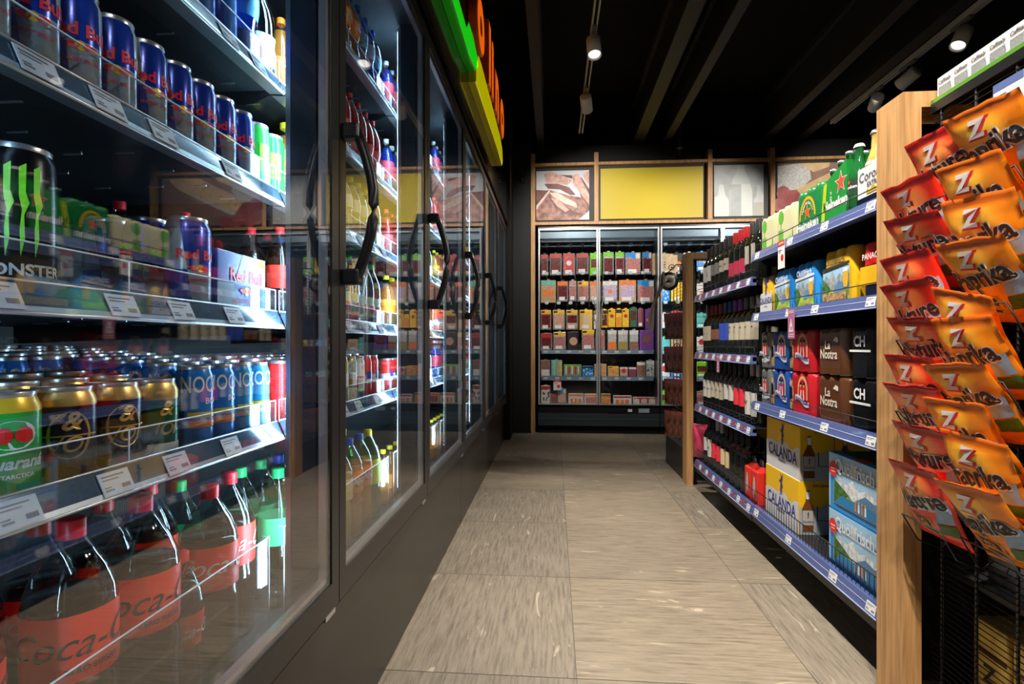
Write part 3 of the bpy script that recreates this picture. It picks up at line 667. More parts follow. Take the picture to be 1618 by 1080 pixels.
P_ORB = bottle('orange_drink_bottle', .028, .185, PET, capO, AMB, .84, (.2, .50), mat('label_amber', (.85, .22, .05), .4), None, 'hour')
P_PKB = bottle('red_drink_bottle', .028, .205, PET, capR, REDL, .84, (.2, .50), mat('label_pink', (.75, .12, .12), .4), None, 'hour')
P_YLB = bottle('lemon_drink_bottle', .030, .19, PET, capY, PALE, .82, (.45, .63), mat('label_white', (.75, .78, .6), .4), None, 'soda')
P_WAB = bottle('water_bottle', .030, .205, PET, capB, None, .8, (.16, .46), mat('label_pinkish', (.72, .35, .42), .4), lambda mb, r, zc, h: mb.cyl(-.02, .02, zc-.01, zc+.015, r, BLU, 6, .0004), 'soda')
P_WAG = bottle('water_bottle', .030, .205, PET, capG, None, .8, (.16, .46), mat('label_mint', (.55, .75, .62), .4), lambda mb, r, zc, h: mb.cyl(-.02, .02, zc-.02, zc+.005, r, CPNK, 6, .0004), 'soda')
P_JUI = bottle('juice_bottle', .040, .285, PET, capB, YLL, .72, (.46, .66), mat('label_cream', (.85, .62, .25), .4), None, 'big')
P_FAB = bottle('orange_soda_bottle', .040, .285, PET, capB, ORL, .72, (.46, .68), FL, lambda mb, r, zc, h: (mb.mapped(disc(.028, 16, 0, 0, .6), [tuple(range(16))], BLU, lambda a, b: ((r+.0004)*math.sin(a/r), -(r+.0004)*math.cos(a/r), zc+b)), mb.text_cyl('FANTA', r, zc, .024, CWHT, dr=.0012, bold=.04)), 'big')
P_LEM = bottle('lemonade_bottle', .040, .285, PET_GREEN, capY, None, .62, (.4, .68), mat('label_lime', (.75, .75, .02), .4), None, 'big')
P_PEP = bottle('blue_soda_bottle', .028, .205, PET, capW, liquid('blue_drink', (.02, .06, .5)), .84, (.3, .6), mat('label_red_blue', (.55, .06, .10), .4), None, 'hour')
P_TEA = bottle('amber_tea_bottle', .033, .19, PET, capY, AMB, .84, (.3, .55), FL, None, 'soda')
P_BPK = bottle('green_cap_bottle', .027, .175, PET, capG, AMB, .8, None, None, None, 'soda')

# carton of four energy drinks
mb = MB().rbox(-.075, .075, -.03, .03, 0, .112, mat('carton_blue', (.012, .04, .36), .35), .002)
mb.poly([(-.075, 0), (-.01, 0), (-.028, .056), (-.075, .056)], (0, -.0306, 0), (1, 0, 0), (0, 0, 1), mat('carton_silver', (.34, .38, .44), .4))
mb.poly([(-.028, .056), (.075, .056), (.075, .1115), (.0, .1115)][::1], (0, -.0306, 0), (1, 0, 0), (0, 0, 1), mat('carton_silver', (.34, .38, .44), .4))
mb.text('Red Bull', (.012, -.0312, .072), (1, 0, 0), (0, 0, 1), .031, RBR, bold=.03); mb.text('ENERGY DRINK', (0, -.0312, .026), (1, 0, 0), (0, 0, 1), .010, RBR)
mb.poly(disc(.008, 12), (.012, -.0311, .046), (1, 0, 0), (0, 0, 1), CYEL)
for s in (-1, 1): mb.poly([(s*.001, .0), (s*.007, .006), (s*.017, .005), (s*.025, .001), (s*.018, -.002), (s*.014, -.008), (s*.010, -.004), (s*.004, -.005)][::s], (.012, -.0314, .046), (1, 0, 0), (0, 0, 1), RBR)
mb.box(.048, .073, -.0309, -.0305, .096, .109, CYEL)
P_RBX = Proto('can_multipack', [('carton', mb.mesh('carton'))], 'multipack')

# ---------------------------------------------------------------- fill the doors. rows: (front x, first y, pitch, protos, depth rows)
def lane(plist, y0, pitch, z, x0, rows, dx, what, shelf, jig=.25, grp=None, scale=None):
    """plist: per column (proto, description); rows go back from the glass"""
    n = len(plist)
    seen = {}
    for i, pd in enumerate(plist):
        if pd is None: continue
        p, desc = pd
        for r_ in range(rows):
            if r_ and R.random() < .0: continue
            seen[(desc, r_)] = seen.get((desc, r_), 0)+1
            k = seen[(desc, r_)]; tot = sum(1 for q in plist if q and q[1] == desc)
            if r_ == 0: row = 'front row'
            else: row = ORD[r_]+' row'
            which = '' if tot == 1 else ORD[k-1]+' '
            frm = ''
            lab = '%s%s%s, %s, %s' % (which, desc, frm, row, shelf)
            rise = .08*(-(x0-dx*r_)-.55)+.0025 if shelf.startswith('first shelf') else 0
            p.put((x0-dx*r_, y0+pitch*i, z+rise), PI/2-(.5 if 'nearest' in shelf and not desc.startswith('slim') else -.05)+R.uniform(-jig, jig), lab, grp or ('%s on %s' % (what, shelf)), scale=scale)
z = [s+.0185 for s in SH]
D1 = 'nearest cooler door'
RB = (P_RB, 'blue and silver energy can')
# door 1: fourth shelf, energy drink cans then green cans
ys = .70-.0265
lane([RB]*10, ys-.057*4, .057, z[2], -.578, 2, .057, 'cans', 'third shelf, '+D1, .2, 'blue and silver energy cans in the nearest cooler')
lane([(P_GRN, 'plain green can')]*2, ys+.057*6-.001, .057, z[2], -.578, 2, .057, 'green cans', 'third shelf, '+D1, .2, 'green cans beside the energy drinks')
# top shelf
lane([(P_SLR, 'pink and white slim can')]*3+[(P_SLB, 'blue slim can')]*3+[(P_BLB, 'clear blue bottle')]+[(P_WAG, 'green-capped clear bottle')], .60, .0625, z[3], -.583, 1, .06, 'drinks', 'top shelf, '+D1)
# second shelf: tall black can, large energy cans, carton
P_MON.put((-.585, .553, z[1]), PI/2-.65, 'black energy can with a green claw mark, alone on the second shelf')
P_MON.put((-.655, .54, z[1]), PI/2+.2, 'black energy can behind the one with the claw mark, second shelf')
lane([(P_RBL, 'large blue and silver energy can')], .830, .07, z[1], -.585, 3, .068, 'large cans', 'second shelf, '+D1, .1)
P_RBX.put((-.592, .946, z[1]), PI/2, 'energy drink carton on the second cooler shelf beside the large can')
P_COKZ2.put((-.70, .985, z[1]), PI/2+.3, 'small red-labelled cola bottle behind the energy drink carton')
P_COKZ2.put((-.76, .90, z[1]), PI/2+.3, 'small red-labelled cola bottle deep behind the energy drink carton')
# first shelf: short beer cans in front, slim blue cans behind and beside
SHC = 'first shelf, '+D1
lane([(P_GGD, 'small green beer can')]+[(P_GUA, 'green can with red berries')]+[(P_DRK, 'navy can with gold lettering')]*2+[(P_GGD, 'green and gold beer can')], .462, .0725, z[0], -.585, 1, .068, 'beer cans', SHC, .12, 'short beer cans on the first shelf')
lane([(P_BRN, 'dark can with gold shoulder')]*5, .462, .0725, z[0], -.655, 2, .068, 'dark cans', SHC, .12, 'dark cans behind the short beer cans')
lane([(P_NOC, 'slim blue can with white lettering')]*2+[(P_NOC2, 'slim teal-blue can with white lettering')]*2, .822+.013, .0585, z[0], -.578, 8, .0575, 'slim blue cans', SHC, .25, 'slim blue cans on the first shelf')
lane([(P_NOC, 'slim blue can behind the short cans')]*7, .43, .0585, z[0], -.785, 6, .0575, 'slim blue cans', SHC, .3, 'slim blue cans behind the dark cans')
# deck: big cola bottles
DK = .2905
for i, (y, x, p, d) in enumerate([(.505, -.61, P_COKZ, 'large cola bottle with black lettering at the photo edge'), (.655, -.61, P_COKZ, 'large cola bottle with black lettering beside the red-lettered row'), (.765, -.605, P_COKZ, 'large cola bottle with black lettering in the middle'), (.926, -.605, P_COKE, 'large cola bottle with its red label facing the aisle'),
                                  (1.024, -.63, P_COKE, 'large cola bottle next to the green-capped one'), (.848, -.60, P_COKS, 'small cola bottle between the large ones')][:6]):
    p.put((x, y-.01, DK), PI/2-.35, d+', nearest cooler', 'cola bottles on the nearest cooler deck')
for i, (y, x) in enumerate([(.50, -.73), (.61, -.73), (.72, -.73), (.83, -.73), (.93, -.73)]):
    P_COKE.put((x, y, DK), PI/2+R.uniform(-.5, .5), '%s cola bottle of the back row on the nearest cooler deck' % ORD[i], 'back row of cola bottles')
P_SPR.put((-.74, 1.04-.015, DK), PI/2, 'green-capped clear bottle at the end of the nearest cooler deck')

# door 2
D2 = 'second cooler door'; y0 = 1.125
lane([(P_FAY, 'yellow soda bottle with pale label')]*3+[(P_FAN, 'orange soda bottle')]*1+[(P_FAY, 'yellow soda bottle with pale label')]*1+[(P_FAN, 'orange soda bottle')]*2+[(P_BLB, 'blue water bottle')]*3, y0, .0655, z[4], -.585, 1, .066, 'soda bottles', 'top shelf, '+D2, .3)
lane([(P_ORB, 'amber bottle with orange cap')]*4+[(P_PKB, 'red drink bottle')]*6, y0, .065, z[3], -.583, 2, .062, 'drink bottles', 'fourth shelf, '+D2, .3)
lane([(P_TEA, 'amber tea bottle with yellow cap')]*2+[(P_YLB, 'lemon drink bottle')]*7+[(P_WAG, 'green-capped bottle')], y0+.022, .063, z[2], -.585, 2, .064, 'lemon drinks', 'third shelf, '+D2, .3)
lane([(P_COKZ2, 'short cola bottle')]*2+[(P_WAB, 'blue-capped water bottle')]*3+[(P_WAG, 'green-capped water bottle')]*5, y0, .065, z[1], -.585, 2, .064, 'water bottles', 'second shelf, '+D2, .3)
lane([(P_RED, 'red slim can')]*4+[(P_PUR, 'purple and white slim can')]*1+[(P_YEL, 'olive slim can')]*2+[(P_BWH, 'blue red and white slim can')]*1+[(P_RWB, 'red and white slim can')]*2, y0-.01, .0635, z[0], -.583, 3, .06, 'slim cans', 'first shelf, '+D2, .3)
lane([(P_SPR, 'green-capped clear bottle')]*2+[(P_JUI, 'yellow juice bottle with blue cap')]*3+[(P_FAB, 'orange soda bottle with blue cap')]*2+[(P_LEM, 'lemonade bottle with yellow cap')], y0+.02, .0822, DK, -.60, 2, .085, 'large bottles', 'deck, '+D2, .3)
# doors 3 to 6, ever narrower slivers
sets = [[(P_PEP, 'blue soda bottle')], [(P_PKB, 'red drink bottle'), (P_WAG, 'green-capped bottle')], [(P_TEA, 'amber tea bottle')], [(P_RWB, 'red and white slim can'), (P_BWH, 'striped slim can')], [(P_BPK, 'small amber bottle')]]
names = ['third', 'fourth', 'fifth', 'sixth']
for d in range(4):
    a = YB[2+d]+.075; dn = names[d]+' cooler door'
    n = 10 if d == 0 else 9
    for j, zz in enumerate([z[3], z[2], z[1], z[0]]):
        s = sets[(j+d) % 4]; cols = [s[0]]*(n//2)+[s[-1]]*(n-n//2)
        if len(s) == 1: cols = [s[0]]*n
        lane(cols, a, .067, zz, -.585, 1, .066, 'drinks', '%s shelf, %s' % (ORD[3-j], dn), .3, None, (1, .88, 1, .88)[j])
    lane([(P_TEA, 'amber bottle')]*4+[(P_WAG, 'green-capped bottle')]*4, a+.01, .08, DK, -.60, 1, .08, 'bottles', 'deck, '+dn, .3)
    if d < 2: lane([(P_PEP, 'blue soda bottle')]*5, a, .067, z[4], -.585, 1, .066, 'drinks', 'top shelf of the '+dn, .3)

#PART3
# ================================================================== GONDOLA ON THE RIGHT
LX = -PI/2                                              # local front turned to face the aisle from the right (-X)
RLX = Matrix.Rotation(LX, 4, 'Z')
XF = .80                                                # front of the price rails
SHN = [.16, .585, .941, 1.185]; SHF = [.155, .475, .770, 1.093]
gon = empty('shelving_gondola', (.9, 1.42, 0)); tag(gon, 'black shelving unit with blue price rails between two oak end frames, holding beer and wine', 'shelving unit')
def G(mb, nm, par=None):
    o = mb.build(nm, gon if par is None else par)
    if par is None: o.matrix_parent_inverse = Matrix.Translation(-Vector(gon.location))
    return o
SHB = mat('black_shelf', (.014, .016, .018), .4)
SEC = [(1.425, 2.295, SHN, 'near'), (2.305, 3.20, SHF, 'far')]
G(MB().box(1.20, 1.215, 1.425, 3.34, .02, 1.30, MATTE).box(.845, 1.20, 1.420, 1.424, .02, 1.38, MATTE), 'back_panel')
G(MB().box(.97, 1.20, 1.42, 3.34, .0, .09, MATTE), 'plinth')
for y in (2.30, 3.335):
    m = MB().box(1.15, 1.20, y-.02, y+.02, 0, 1.38, BLACK)
    m.box(.95, 1.15, y-.012, y+.012, .0, .07, GREY) if y < 3 else m.box(.95, 1.15, y-.012, y+.012, .0, .07, BLACK)
    G(m, 'upright')
rt = random.Random(3)
for (a, c, zs, nm) in SEC:
    for j, zb in enumerate(zs):
        m = MB(); m.box(.815, 1.20, a, c, zb+.012, zb+.028, SHB)
        for y in (a+.004, c-.004): m.add([(.83, y, zb+.012), (1.19, y, zb+.012), (1.19, y, zb-.07), (.86, y, zb-.012)], [(0, 1, 2, 3)], BLACK)
        if j == 0: m.box(.81, .84, a, c, zb-.03, zb+.012, BLACK)
        sh = G(m, 'shelf')
        q = MB(); q.add([(XF+.003, a, zb), (XF+.003, c, zb), (XF+.012, c, zb+.036), (XF+.012, a, zb+.036), (XF+.03, a, zb+.036), (XF+.03, c, zb+.036), (XF+.03, a, zb), (XF+.03, c, zb)],
                        [(0, 1, 2, 3), (3, 2, 5, 4), (0, 3, 4, 6), (1, 7, 5, 2), (0, 6, 7, 1)], RAIL_BLUE)
        q.tube([(XF+.002, a, zb+.001), (XF+.002, c, zb+.001)], .002, mat('rail_lip', (.3, .36, .6), .25), 6)
        q.tube([(XF+.008, a, zb+.020), (XF+.008, c, zb+.020)], .0012, mat('rail_lip', (.3, .36, .6), .25), 6)
        q.build('price_rail', sh)
        w = MB(); zt = zb+(.095 if j == 0 else .068)
        w.tube([(.822, a, zt), (.822, c, zt)], .0016, BLACK, 6)
        n = int((c-a)/(.021 if j == 0 else .15)); zl = zb+.03
        for k in range(n+1): w.tube([(.822, a+(c-a)*k/n, zl), (.822, a+(c-a)*k/n, zt)], .0011, BLACK, 5)
        if nm == 'far' or j == 0:
            for k in range(3): w.tube([(.822+.12*k, a+.002, zl), (.822+.12*k, a+.002, zt)], .0012, BLACK, 5)
        w.build('wire_fence', sh)
        y = a+.03
        k = 0
        while y < c-.03:
            tg = MB(); red = nm == 'far' and k % 2 == 1
            T = Matrix.Translation((XF+.0045, y, zb+.006)) @ RLX @ Matrix.Rotation(-.22, 4, 'X')
            price_tag(tg, T, .034 if nm == 'far' else .042, .025, TAGRED if red else PAPER, False); tg.build('price_tag', sh)
            k += 1; y += .062 if nm == 'far' else rt.choice([.19, .24, .30])
# oak end frames with a black grid inside
def end_frame(y0, y1, label, ztop, mesh=True):
    r = empty('oak_end_frame', (.82, (y0+y1)/2, 0)); tag(r, label, 'end frame')
    h = (y1-y0)/2
    MB().box(-.02, .02, -h, h, 0, ztop, OAK).build('post', r)
    MB().box(.86, .90, -h, h, 0, ztop, OAK).build('post', r)
    MB().box(.02, .86, -h, h, ztop-.036, ztop, OAK).build('top_rail', r)
    if mesh:
        m = MB()
        for k in range(12): m.tube([(.03+.07*k, -h+.01, .02), (.03+.07*k, -h+.01, ztop-.04)], .002, BLACK, 5)
        for k in range(36): m.tube([(.02, -h+.012, .03+.038*k), (.86, -h+.012, .03+.038*k)], .0013, BLACK, 5)
        m.box(.021, .045, -h+.02, h, 0, ztop-.04, MATTE)
        m.build('grid_panel', r)
end_frame(3.36, 3.46, 'oak end frame at the far end of the wine shelves', 1.405)
end_frame(1.315, 1.418, 'tall oak end frame beside the crisp bags, cutting the beer shelves', 1.43, False)

# hanging price flags
def flag(x, y, z, w, h, base, label, kind, rz=LX):
    r = empty('price_flag', (x, y, z), rz); tag(r, label, 'price flag')
    m = MB().box(-w/2, w/2, -.001, 0, -h, 0, base)
    if kind == 'sale':
        m.box(-w/2, w/2, -.0014, -.001, -h*.2, 0, REDM); m.text('AKTION', (0, -.0018, -h*.1), (1, 0, 0), (0, 0, 1), .011, CWHT, bold=.03)
        m.poly(disc(w*.22, 14, w*.15, -h*.62), (0, -.0015, 0), (1, 0, 0), (0, 0, 1), REDM); m.box(-w*.4, w*.05, -.0015, -.001, -h*.36, -h*.33, INK); m.box(-w*.4, -w*.1, -.0015, -.001, -h*.42, -h*.40, INK)
    else:
        bw = [(-.30, -.62), (.30, -.62), (.14, -.36), (.07, -.30), (.05, -.18), (-.05, -.18), (-.07, -.30), (-.14, -.36)]
        m.poly([(a*w*1.1, b*h-.15*h+.0) for a, b in bw], (0, -.0015, 0), (1, 0, 0), (0, 0, 1), CWHT)
        m.text('18', (0, -.002, -h*.66), (1, 0, 0), (0, 0, 1), .017, TAGRED, bold=.03)
        for zz in (.08, .13, .86, .93): m.box(-w*.4, w*.4, -.0016, -.001, -h*zz-.001, -h*zz+.001, CWHT)
    m.build('card', r)
MAUVE = mat('mauve_flag', (.42, .13, .25), .5)
flag(.798, 1.98, 1.215, .055, .098, CWHT, 'white hanging price flag with red top, under the cider cartons', 'sale')
flag(.798, 1.90, .970, .050, .100, MAUVE, 'mauve age-limit flag with a bottle sign and the number 18, over the beer stack', 'age')
flag(.798, 2.72, .800, .040, .085, MAUVE, 'mauve age-limit flag hanging on the wine shelf rail', 'age')

# ---------------------------------------------------------------- beer packs
def lobes(nx, ny, r, h, m, topm=None, fillh=.86):
    """wrapped pack of cans: straight wrap around the rows, rounded shoulders on top; front at y=0"""
    mb = MB(); topm = topm or m
    for i in range(nx):
        for j in range(ny):
            x = (i-(nx-1)/2)*2*r; y = r+2*r*j
            mb.lathe([(0, 0), (r*.93, 0), (r, .006), (r, h*fillh), (r*.96, h*.93), (r*.84, h*.985), (r*.6, h), (0, h*.995)], [m, m, m, topm, topm, topm, topm], 16, x, y)
    mb.box(-(nx-1)*r, (nx-1)*r, .0, 2*r*ny, .004, h*fillh, m)
    mb.box(-nx*r, nx*r, r, 2*r*ny-r, .004, h*fillh, m)
    return mb
CREAM = mat('cream_card', (.60, .58, .34), .45); TREE = mat('tree_green', (.10, .42, .03), .5)
A = (1, 0, 0); U = (0, 0, 1)
def f_(y): return (0, y, 0)
def somersby():
    mb = lobes(3, 2, .026, .140, CREAM)
    mb.poly(disc(.021, 16, -.03, .105, 1.2), (0, -.001, 0), A, U, TREE); mb.box(-.032, -.028, -.0012, 0, .06, .085, TREE); mb.poly([(-.05, .02), (-.012, .02), (-.012, .052), (-.05, .045)], (0, -.001, 0), A, U, TREE)
    mb.text('SOMERSBY', (-.031, -.0015, .055), A, U, .010, PGRN)
    mb.poly([(.0, .0), (.05, .0), (.05, .03), (.0, .018)], (0, -.001, 0), A, U, LIME)
    return mb
P_SOM = Proto('cider_multipack', [('wrap', somersby().mesh('wrap'))], 'multipack')
HGRN = mat('beer_pack_green', (.01, .26, .04), .35); HYEL = mat('beer_pack_lime', (.42, .55, .02), .4); STR = mat('star_red', (.80, .07, .03), .4)
def heicans():
    mb = lobes(3, 2, .030, .155, mat('beer_dark_green', (.01, .20, .05), .3))
    ring = [(.058*math.cos(t), .055+.072*math.sin(t)) for t in [PI*k/16 for k in range(17)]]
    inn = [(.047*math.cos(t), .055+.061*math.sin(t)) for t in [PI*k/16 for k in range(17)]]
    for k in range(16): mb.poly([inn[k], ring[k], ring[k+1], inn[k+1]], (0, -.001, 0), A, U, CYEL)
    mb.poly(star(.028), (0, -.0012, .075), A, U, CYEL); mb.poly(star(.022), (0, -.0016, .075), A, U, STR)
    mb.text('Heineken', (0, -.0014, .032), A, U, .040, CWHT, bold=.03)
    for k, ch in enumerate('PREMIUM QUALITY'):
        t = PI*(.88-.76*k/14); mb.text(ch, (.037*math.cos(t), -.0015, .058+.048*math.sin(t)), (math.sin(t), 0, -math.cos(t)), (math.cos(t), 0, math.sin(t)), .012, CWHT)
    return mb
P_HEC = Proto('beer_multipack', [('wrap', heicans().mesh('wrap'))], 'multipack')
def heibox():
    mb = MB(); w = .075
    mb.add([(-w, 0, 0), (w, 0, 0), (w, 0, .168), (.0, 0, .150), (-w, 0, .125), (-w, .10, 0), (w, .10, 0), (w, .10, .168), (0, .10, .150), (-w, .10, .125)],
           [(0, 1, 2, 3, 4), (6, 5, 9, 8, 7), (1, 6, 7, 2), (5, 0, 4, 9), (4, 3, 8, 9), (3, 2, 7, 8), (0, 5, 6, 1)], HGRN)
    mb.poly(star(.036), (.045, -.001, .112), A, U, CWHT); mb.poly(star(.031), (.045, -.0014, .112), A, U, STR)
    mb.text('Heineken', (.012, -.001, .058), A, U, .040, CWHT, bold=.04, sx=.9)
    mb.poly([(-w, .0), (-w+.022, .0), (-w+.04, .132), (-w+.02, .13)], (0, -.001, 0), A, U, HYEL); mb.text('25 cl', (-.012, -.0012, .085), U, (-1, 0, 0), .014, CWHT)
    for k in range(3):
        for j in range(2): mb.lathe([(.013, .11), (.013, .165+.012*k), (.015, .166+.012*k), (.015, .175+.012*k), (0, .175+.012*k)], [GLASS_GR, HGRN, STEEL, STEEL], 12, -.045+.045*k, .028+.045*j)
    return mb
P_HEB = Proto('beer_bottle_carton', [('carton', heibox().mesh('carton'))], 'multipack')
P_HEI = bottle('beer_bottle', .027, .20, GLASS_GR, CWHT, None, .8, (.28, .50), mat('beer_label_dark', (.02, .05, .03), .4), lambda mb, r, zc, h: (mb.text_cyl('Heineken', r, zc, .013, CWHT), mb.mapped(star(.008), [tuple(range(10))], STR, lambda a, b: ((r+.0006)*math.sin(a/r), -(r+.0006)*math.cos(a/r), zc+.014+b))), 'beer')
P_COR = bottle('beer_bottle', .026, .215, mat('pale_beer_glass', (.62, .42, .10), .1, spec=.7), SILVER, None, .8, (.56, .60), CWHT, None, 'beer')
def corona():
    mb = MB().box(-.075, .075, 0, .002, 0, .115, CWHT).box(-.075, .075, .098, .10, 0, .115, CWHT).box(-.075, -.073, 0, .1, 0, .115, CWHT).box(.073, .075, 0, .1, 0, .115, CWHT).box(-.073, .073, .002, .098, 0, .002, CWHT)
    mb.box(-.0755, .0755, -.0008, 0, 0, .034, CNAVY); mb.text('Corona', (-.01, -.0015, .088), A, U, .036, INK, bold=.0, shear=.1); mb.text('EXTRA', (.0, -.0015, .064), A, U, .018, INK)
    mb.poly([(-.03, .04), (.03, .04), (.028, .056), (.015, .047), (0, .060), (-.015, .047), (-.028, .056)], (0, -.0012, 0), A, U, CYEL); mb.box(.055, .074, -.0012, 0, .03, .06, CYEL); mb.box(-.05, -.02, -.0014, 0, .012, .018, CWHT)
    return mb
P_COX = Proto('beer_carton', [('carton', corona().mesh('carton'))], 'multipack')
CY = mat('calanda_yellow', (.85, .50, .01), .4); CG = mat('calanda_grey_white', (.62, .64, .66), .45); CB = mat('calanda_blue', (.015, .03, .25), .4); KRAFT = mat('kraft_top', (.36, .25, .12), .6)
GOAT = [(-.2, -1), (-.05, -.95), (.0, -.5), (.12, -.9), (.3, -.85), (.18, -.5), (.15, -.1), (.32, -.25), (.42, -.15), (.2, .15), (.22, .35), (.38, .55), (.3, .75), (.5, 1), (.35, .95), (.15, .7), (.0, .95), (-.12, 1), (.0, .7), (-.02, .5), (-.3, .3), (-.42, .5), (-.35, .2), (-.08, .2), (-.1, -.2)]
def jag(w, z, n=9, a=.012, seed=1):
    q = random.Random(seed); return [(w-2*w*k/n, z+q.uniform(-a, a)+(.5-abs(k/n-.5))*a) for k in range(n+1)]
def calanda(mb, w, h, s=1., txt=.05, y=-.0008):
    mb.poly([(-w, 0), (w, 0)]+jag(w*.999, h*.55, 11, h*.05, 2), (0, y, 0), A, U, CG)
    mb.poly([(a*.042*s, b*.042*s) for a, b in GOAT], (0, y-.0005, h*.74), A, U, CB)
    mb.text('CALANDA', (0, y-.0005, h*.36), A, U, txt, CB, bold=.02, sx=.85)
    mb.text('EDELBRÄU', (0, y-.0005, h*.20), A, U, txt*.22, INK)
mb = lobes(2, 2, .030, .150, CY, KRAFT, .82); calanda(mb, .0595, .15, .9, .030, -.0008)
P_CA4 = Proto('beer_multipack', [('wrap', mb.mesh('wrap'))], 'multipack')
MTA = mat('mountain_green', (.05, .16, .03), .5, noise=(60, .7, (1, 1, 1))); MTB = mat('mountain_grey', (.30, .34, .36), .5, noise=(50, .6, (1, 1, 1))); MTC = mat('meadow_green', (.30, .44, .04), .5, noise=(40, .6, (1, 1, 1))); SKYB = mat('print_sky', (.35, .58, .80), .5)
QB = mat('pack_blue', (.02, .27, .72), .35); LAKE = mat('print_lake', (.02, .20, .45), .5); CROWD = mat('print_crowd', (.34, .20, .08), .6, noise=(120, .9, (1, 1, 1)))
BEERG = mat('print_beer', (.75, .42, .03), .4); SNOW = mat('print_snow', (.65, .70, .74), .5, noise=(70, .4, (1, 1, 1)))
def scenery(mb, w, z0, z1, y, x0=None, variant=0):
    x0 = -w if x0 is None else x0; H = z1-z0; Wd = w-x0
    def q(pts, m, k): mb.poly([(x0+a*Wd, z0+b*H) for a, b in pts], (0, y-.0003*k, 0), A, U, m)
    q([(0, 0), (1, 0), (1, 1), (0, 1)], SKYB, 1)
    q([(.0, .5), (.12, .85), (.25, .7), (.38, .92), (.5, .66), (.66, .82), (.85, .6), (1, .78), (1, .3), (0, .3)], SNOW if not variant else MTB, 2)
    q([(.4, .3), (.62, .62), (.78, .52), (.9, .66), (1, .5), (1, .25), (.4, .25)], mat('mountain_blue', (.10, .22, .40), .5), 3)
    q([(0, .75), (.2, .55), (.42, .28), (.62, .05), (0, .0)], MTA, 4)
    q([(.3, .38), (.55, .22), (1, .35), (1, 0), (.1, 0)], MTC, 5)
    q([(.35, .0), (.5, .16), (1, .06), (1, 0)], LAKE if not variant else CROWD, 6)
def pouch(base, top, name, light, crowd, w=.0745, h=.155):
    mb = lobes(3, 2, w/3, h, base, top, .84)
    scenery(mb, w-.014 if 1 else w, h*.04, h*.66, -.0008, -w+.004, 1)
    mb.poly([(-w+.004, h*.62), (w-.01, h*.68), (w-.01, h*.73), (-w+.004, h*.68)], (0, -.0030, 0), A, U, light)
    mb.text('Quöllfrisch', (-.006, -.0032, h*.77), A, U, .028, name, bold=.02, sx=.86, shear=.05)
    if crowd: mb.poly([(-w+.004, h*.04), (w-.02, h*.04), (w-.03, h*.2), (-w+.004, h*.22)], (0, -.0032, 0), A, U, CROWD)
    mb.poly([(w-.040, h*.28), (w-.022, h*.28), (w-.016, h*.40), (w-.018, h*.58), (w-.044, h*.58), (w-.046, h*.40)], (0, -.0034, 0), A, U, BEERG)
    mb.poly([(w-.044, h*.55), (w-.018, h*.55), (w-.018, h*.62), (w-.044, h*.62)], (0, -.0037, 0), A, U, CWHT)
    return mb
P_QBL = Proto('beer_multipack', [('wrap', pouch(QB, QB, CWHT, CWHT, False).mesh('wrap'))], 'multipack')
QY = mat('pack_yellow', (.88, .50, .01), .35)
P_QYE = Proto('beer_multipack', [('wrap', pouch(QY, QY, INK, INK, True, .085, .165).mesh('wrap'))], 'multipack')
mb = lobes(2, 2, .030, .155, CNAVY, CRED, .6); mb.box(-.059, .059, -.001, 0, .04, .09, QY); mb.text('PANACHE', (0, -.0015, .115), A, U, .022, CWHT)
P_PAN = Proto('beer_multipack', [('wrap', mb.mesh('wrap'))], 'multipack')
SKIN = mat('print_skin', (.62, .36, .22), .5)
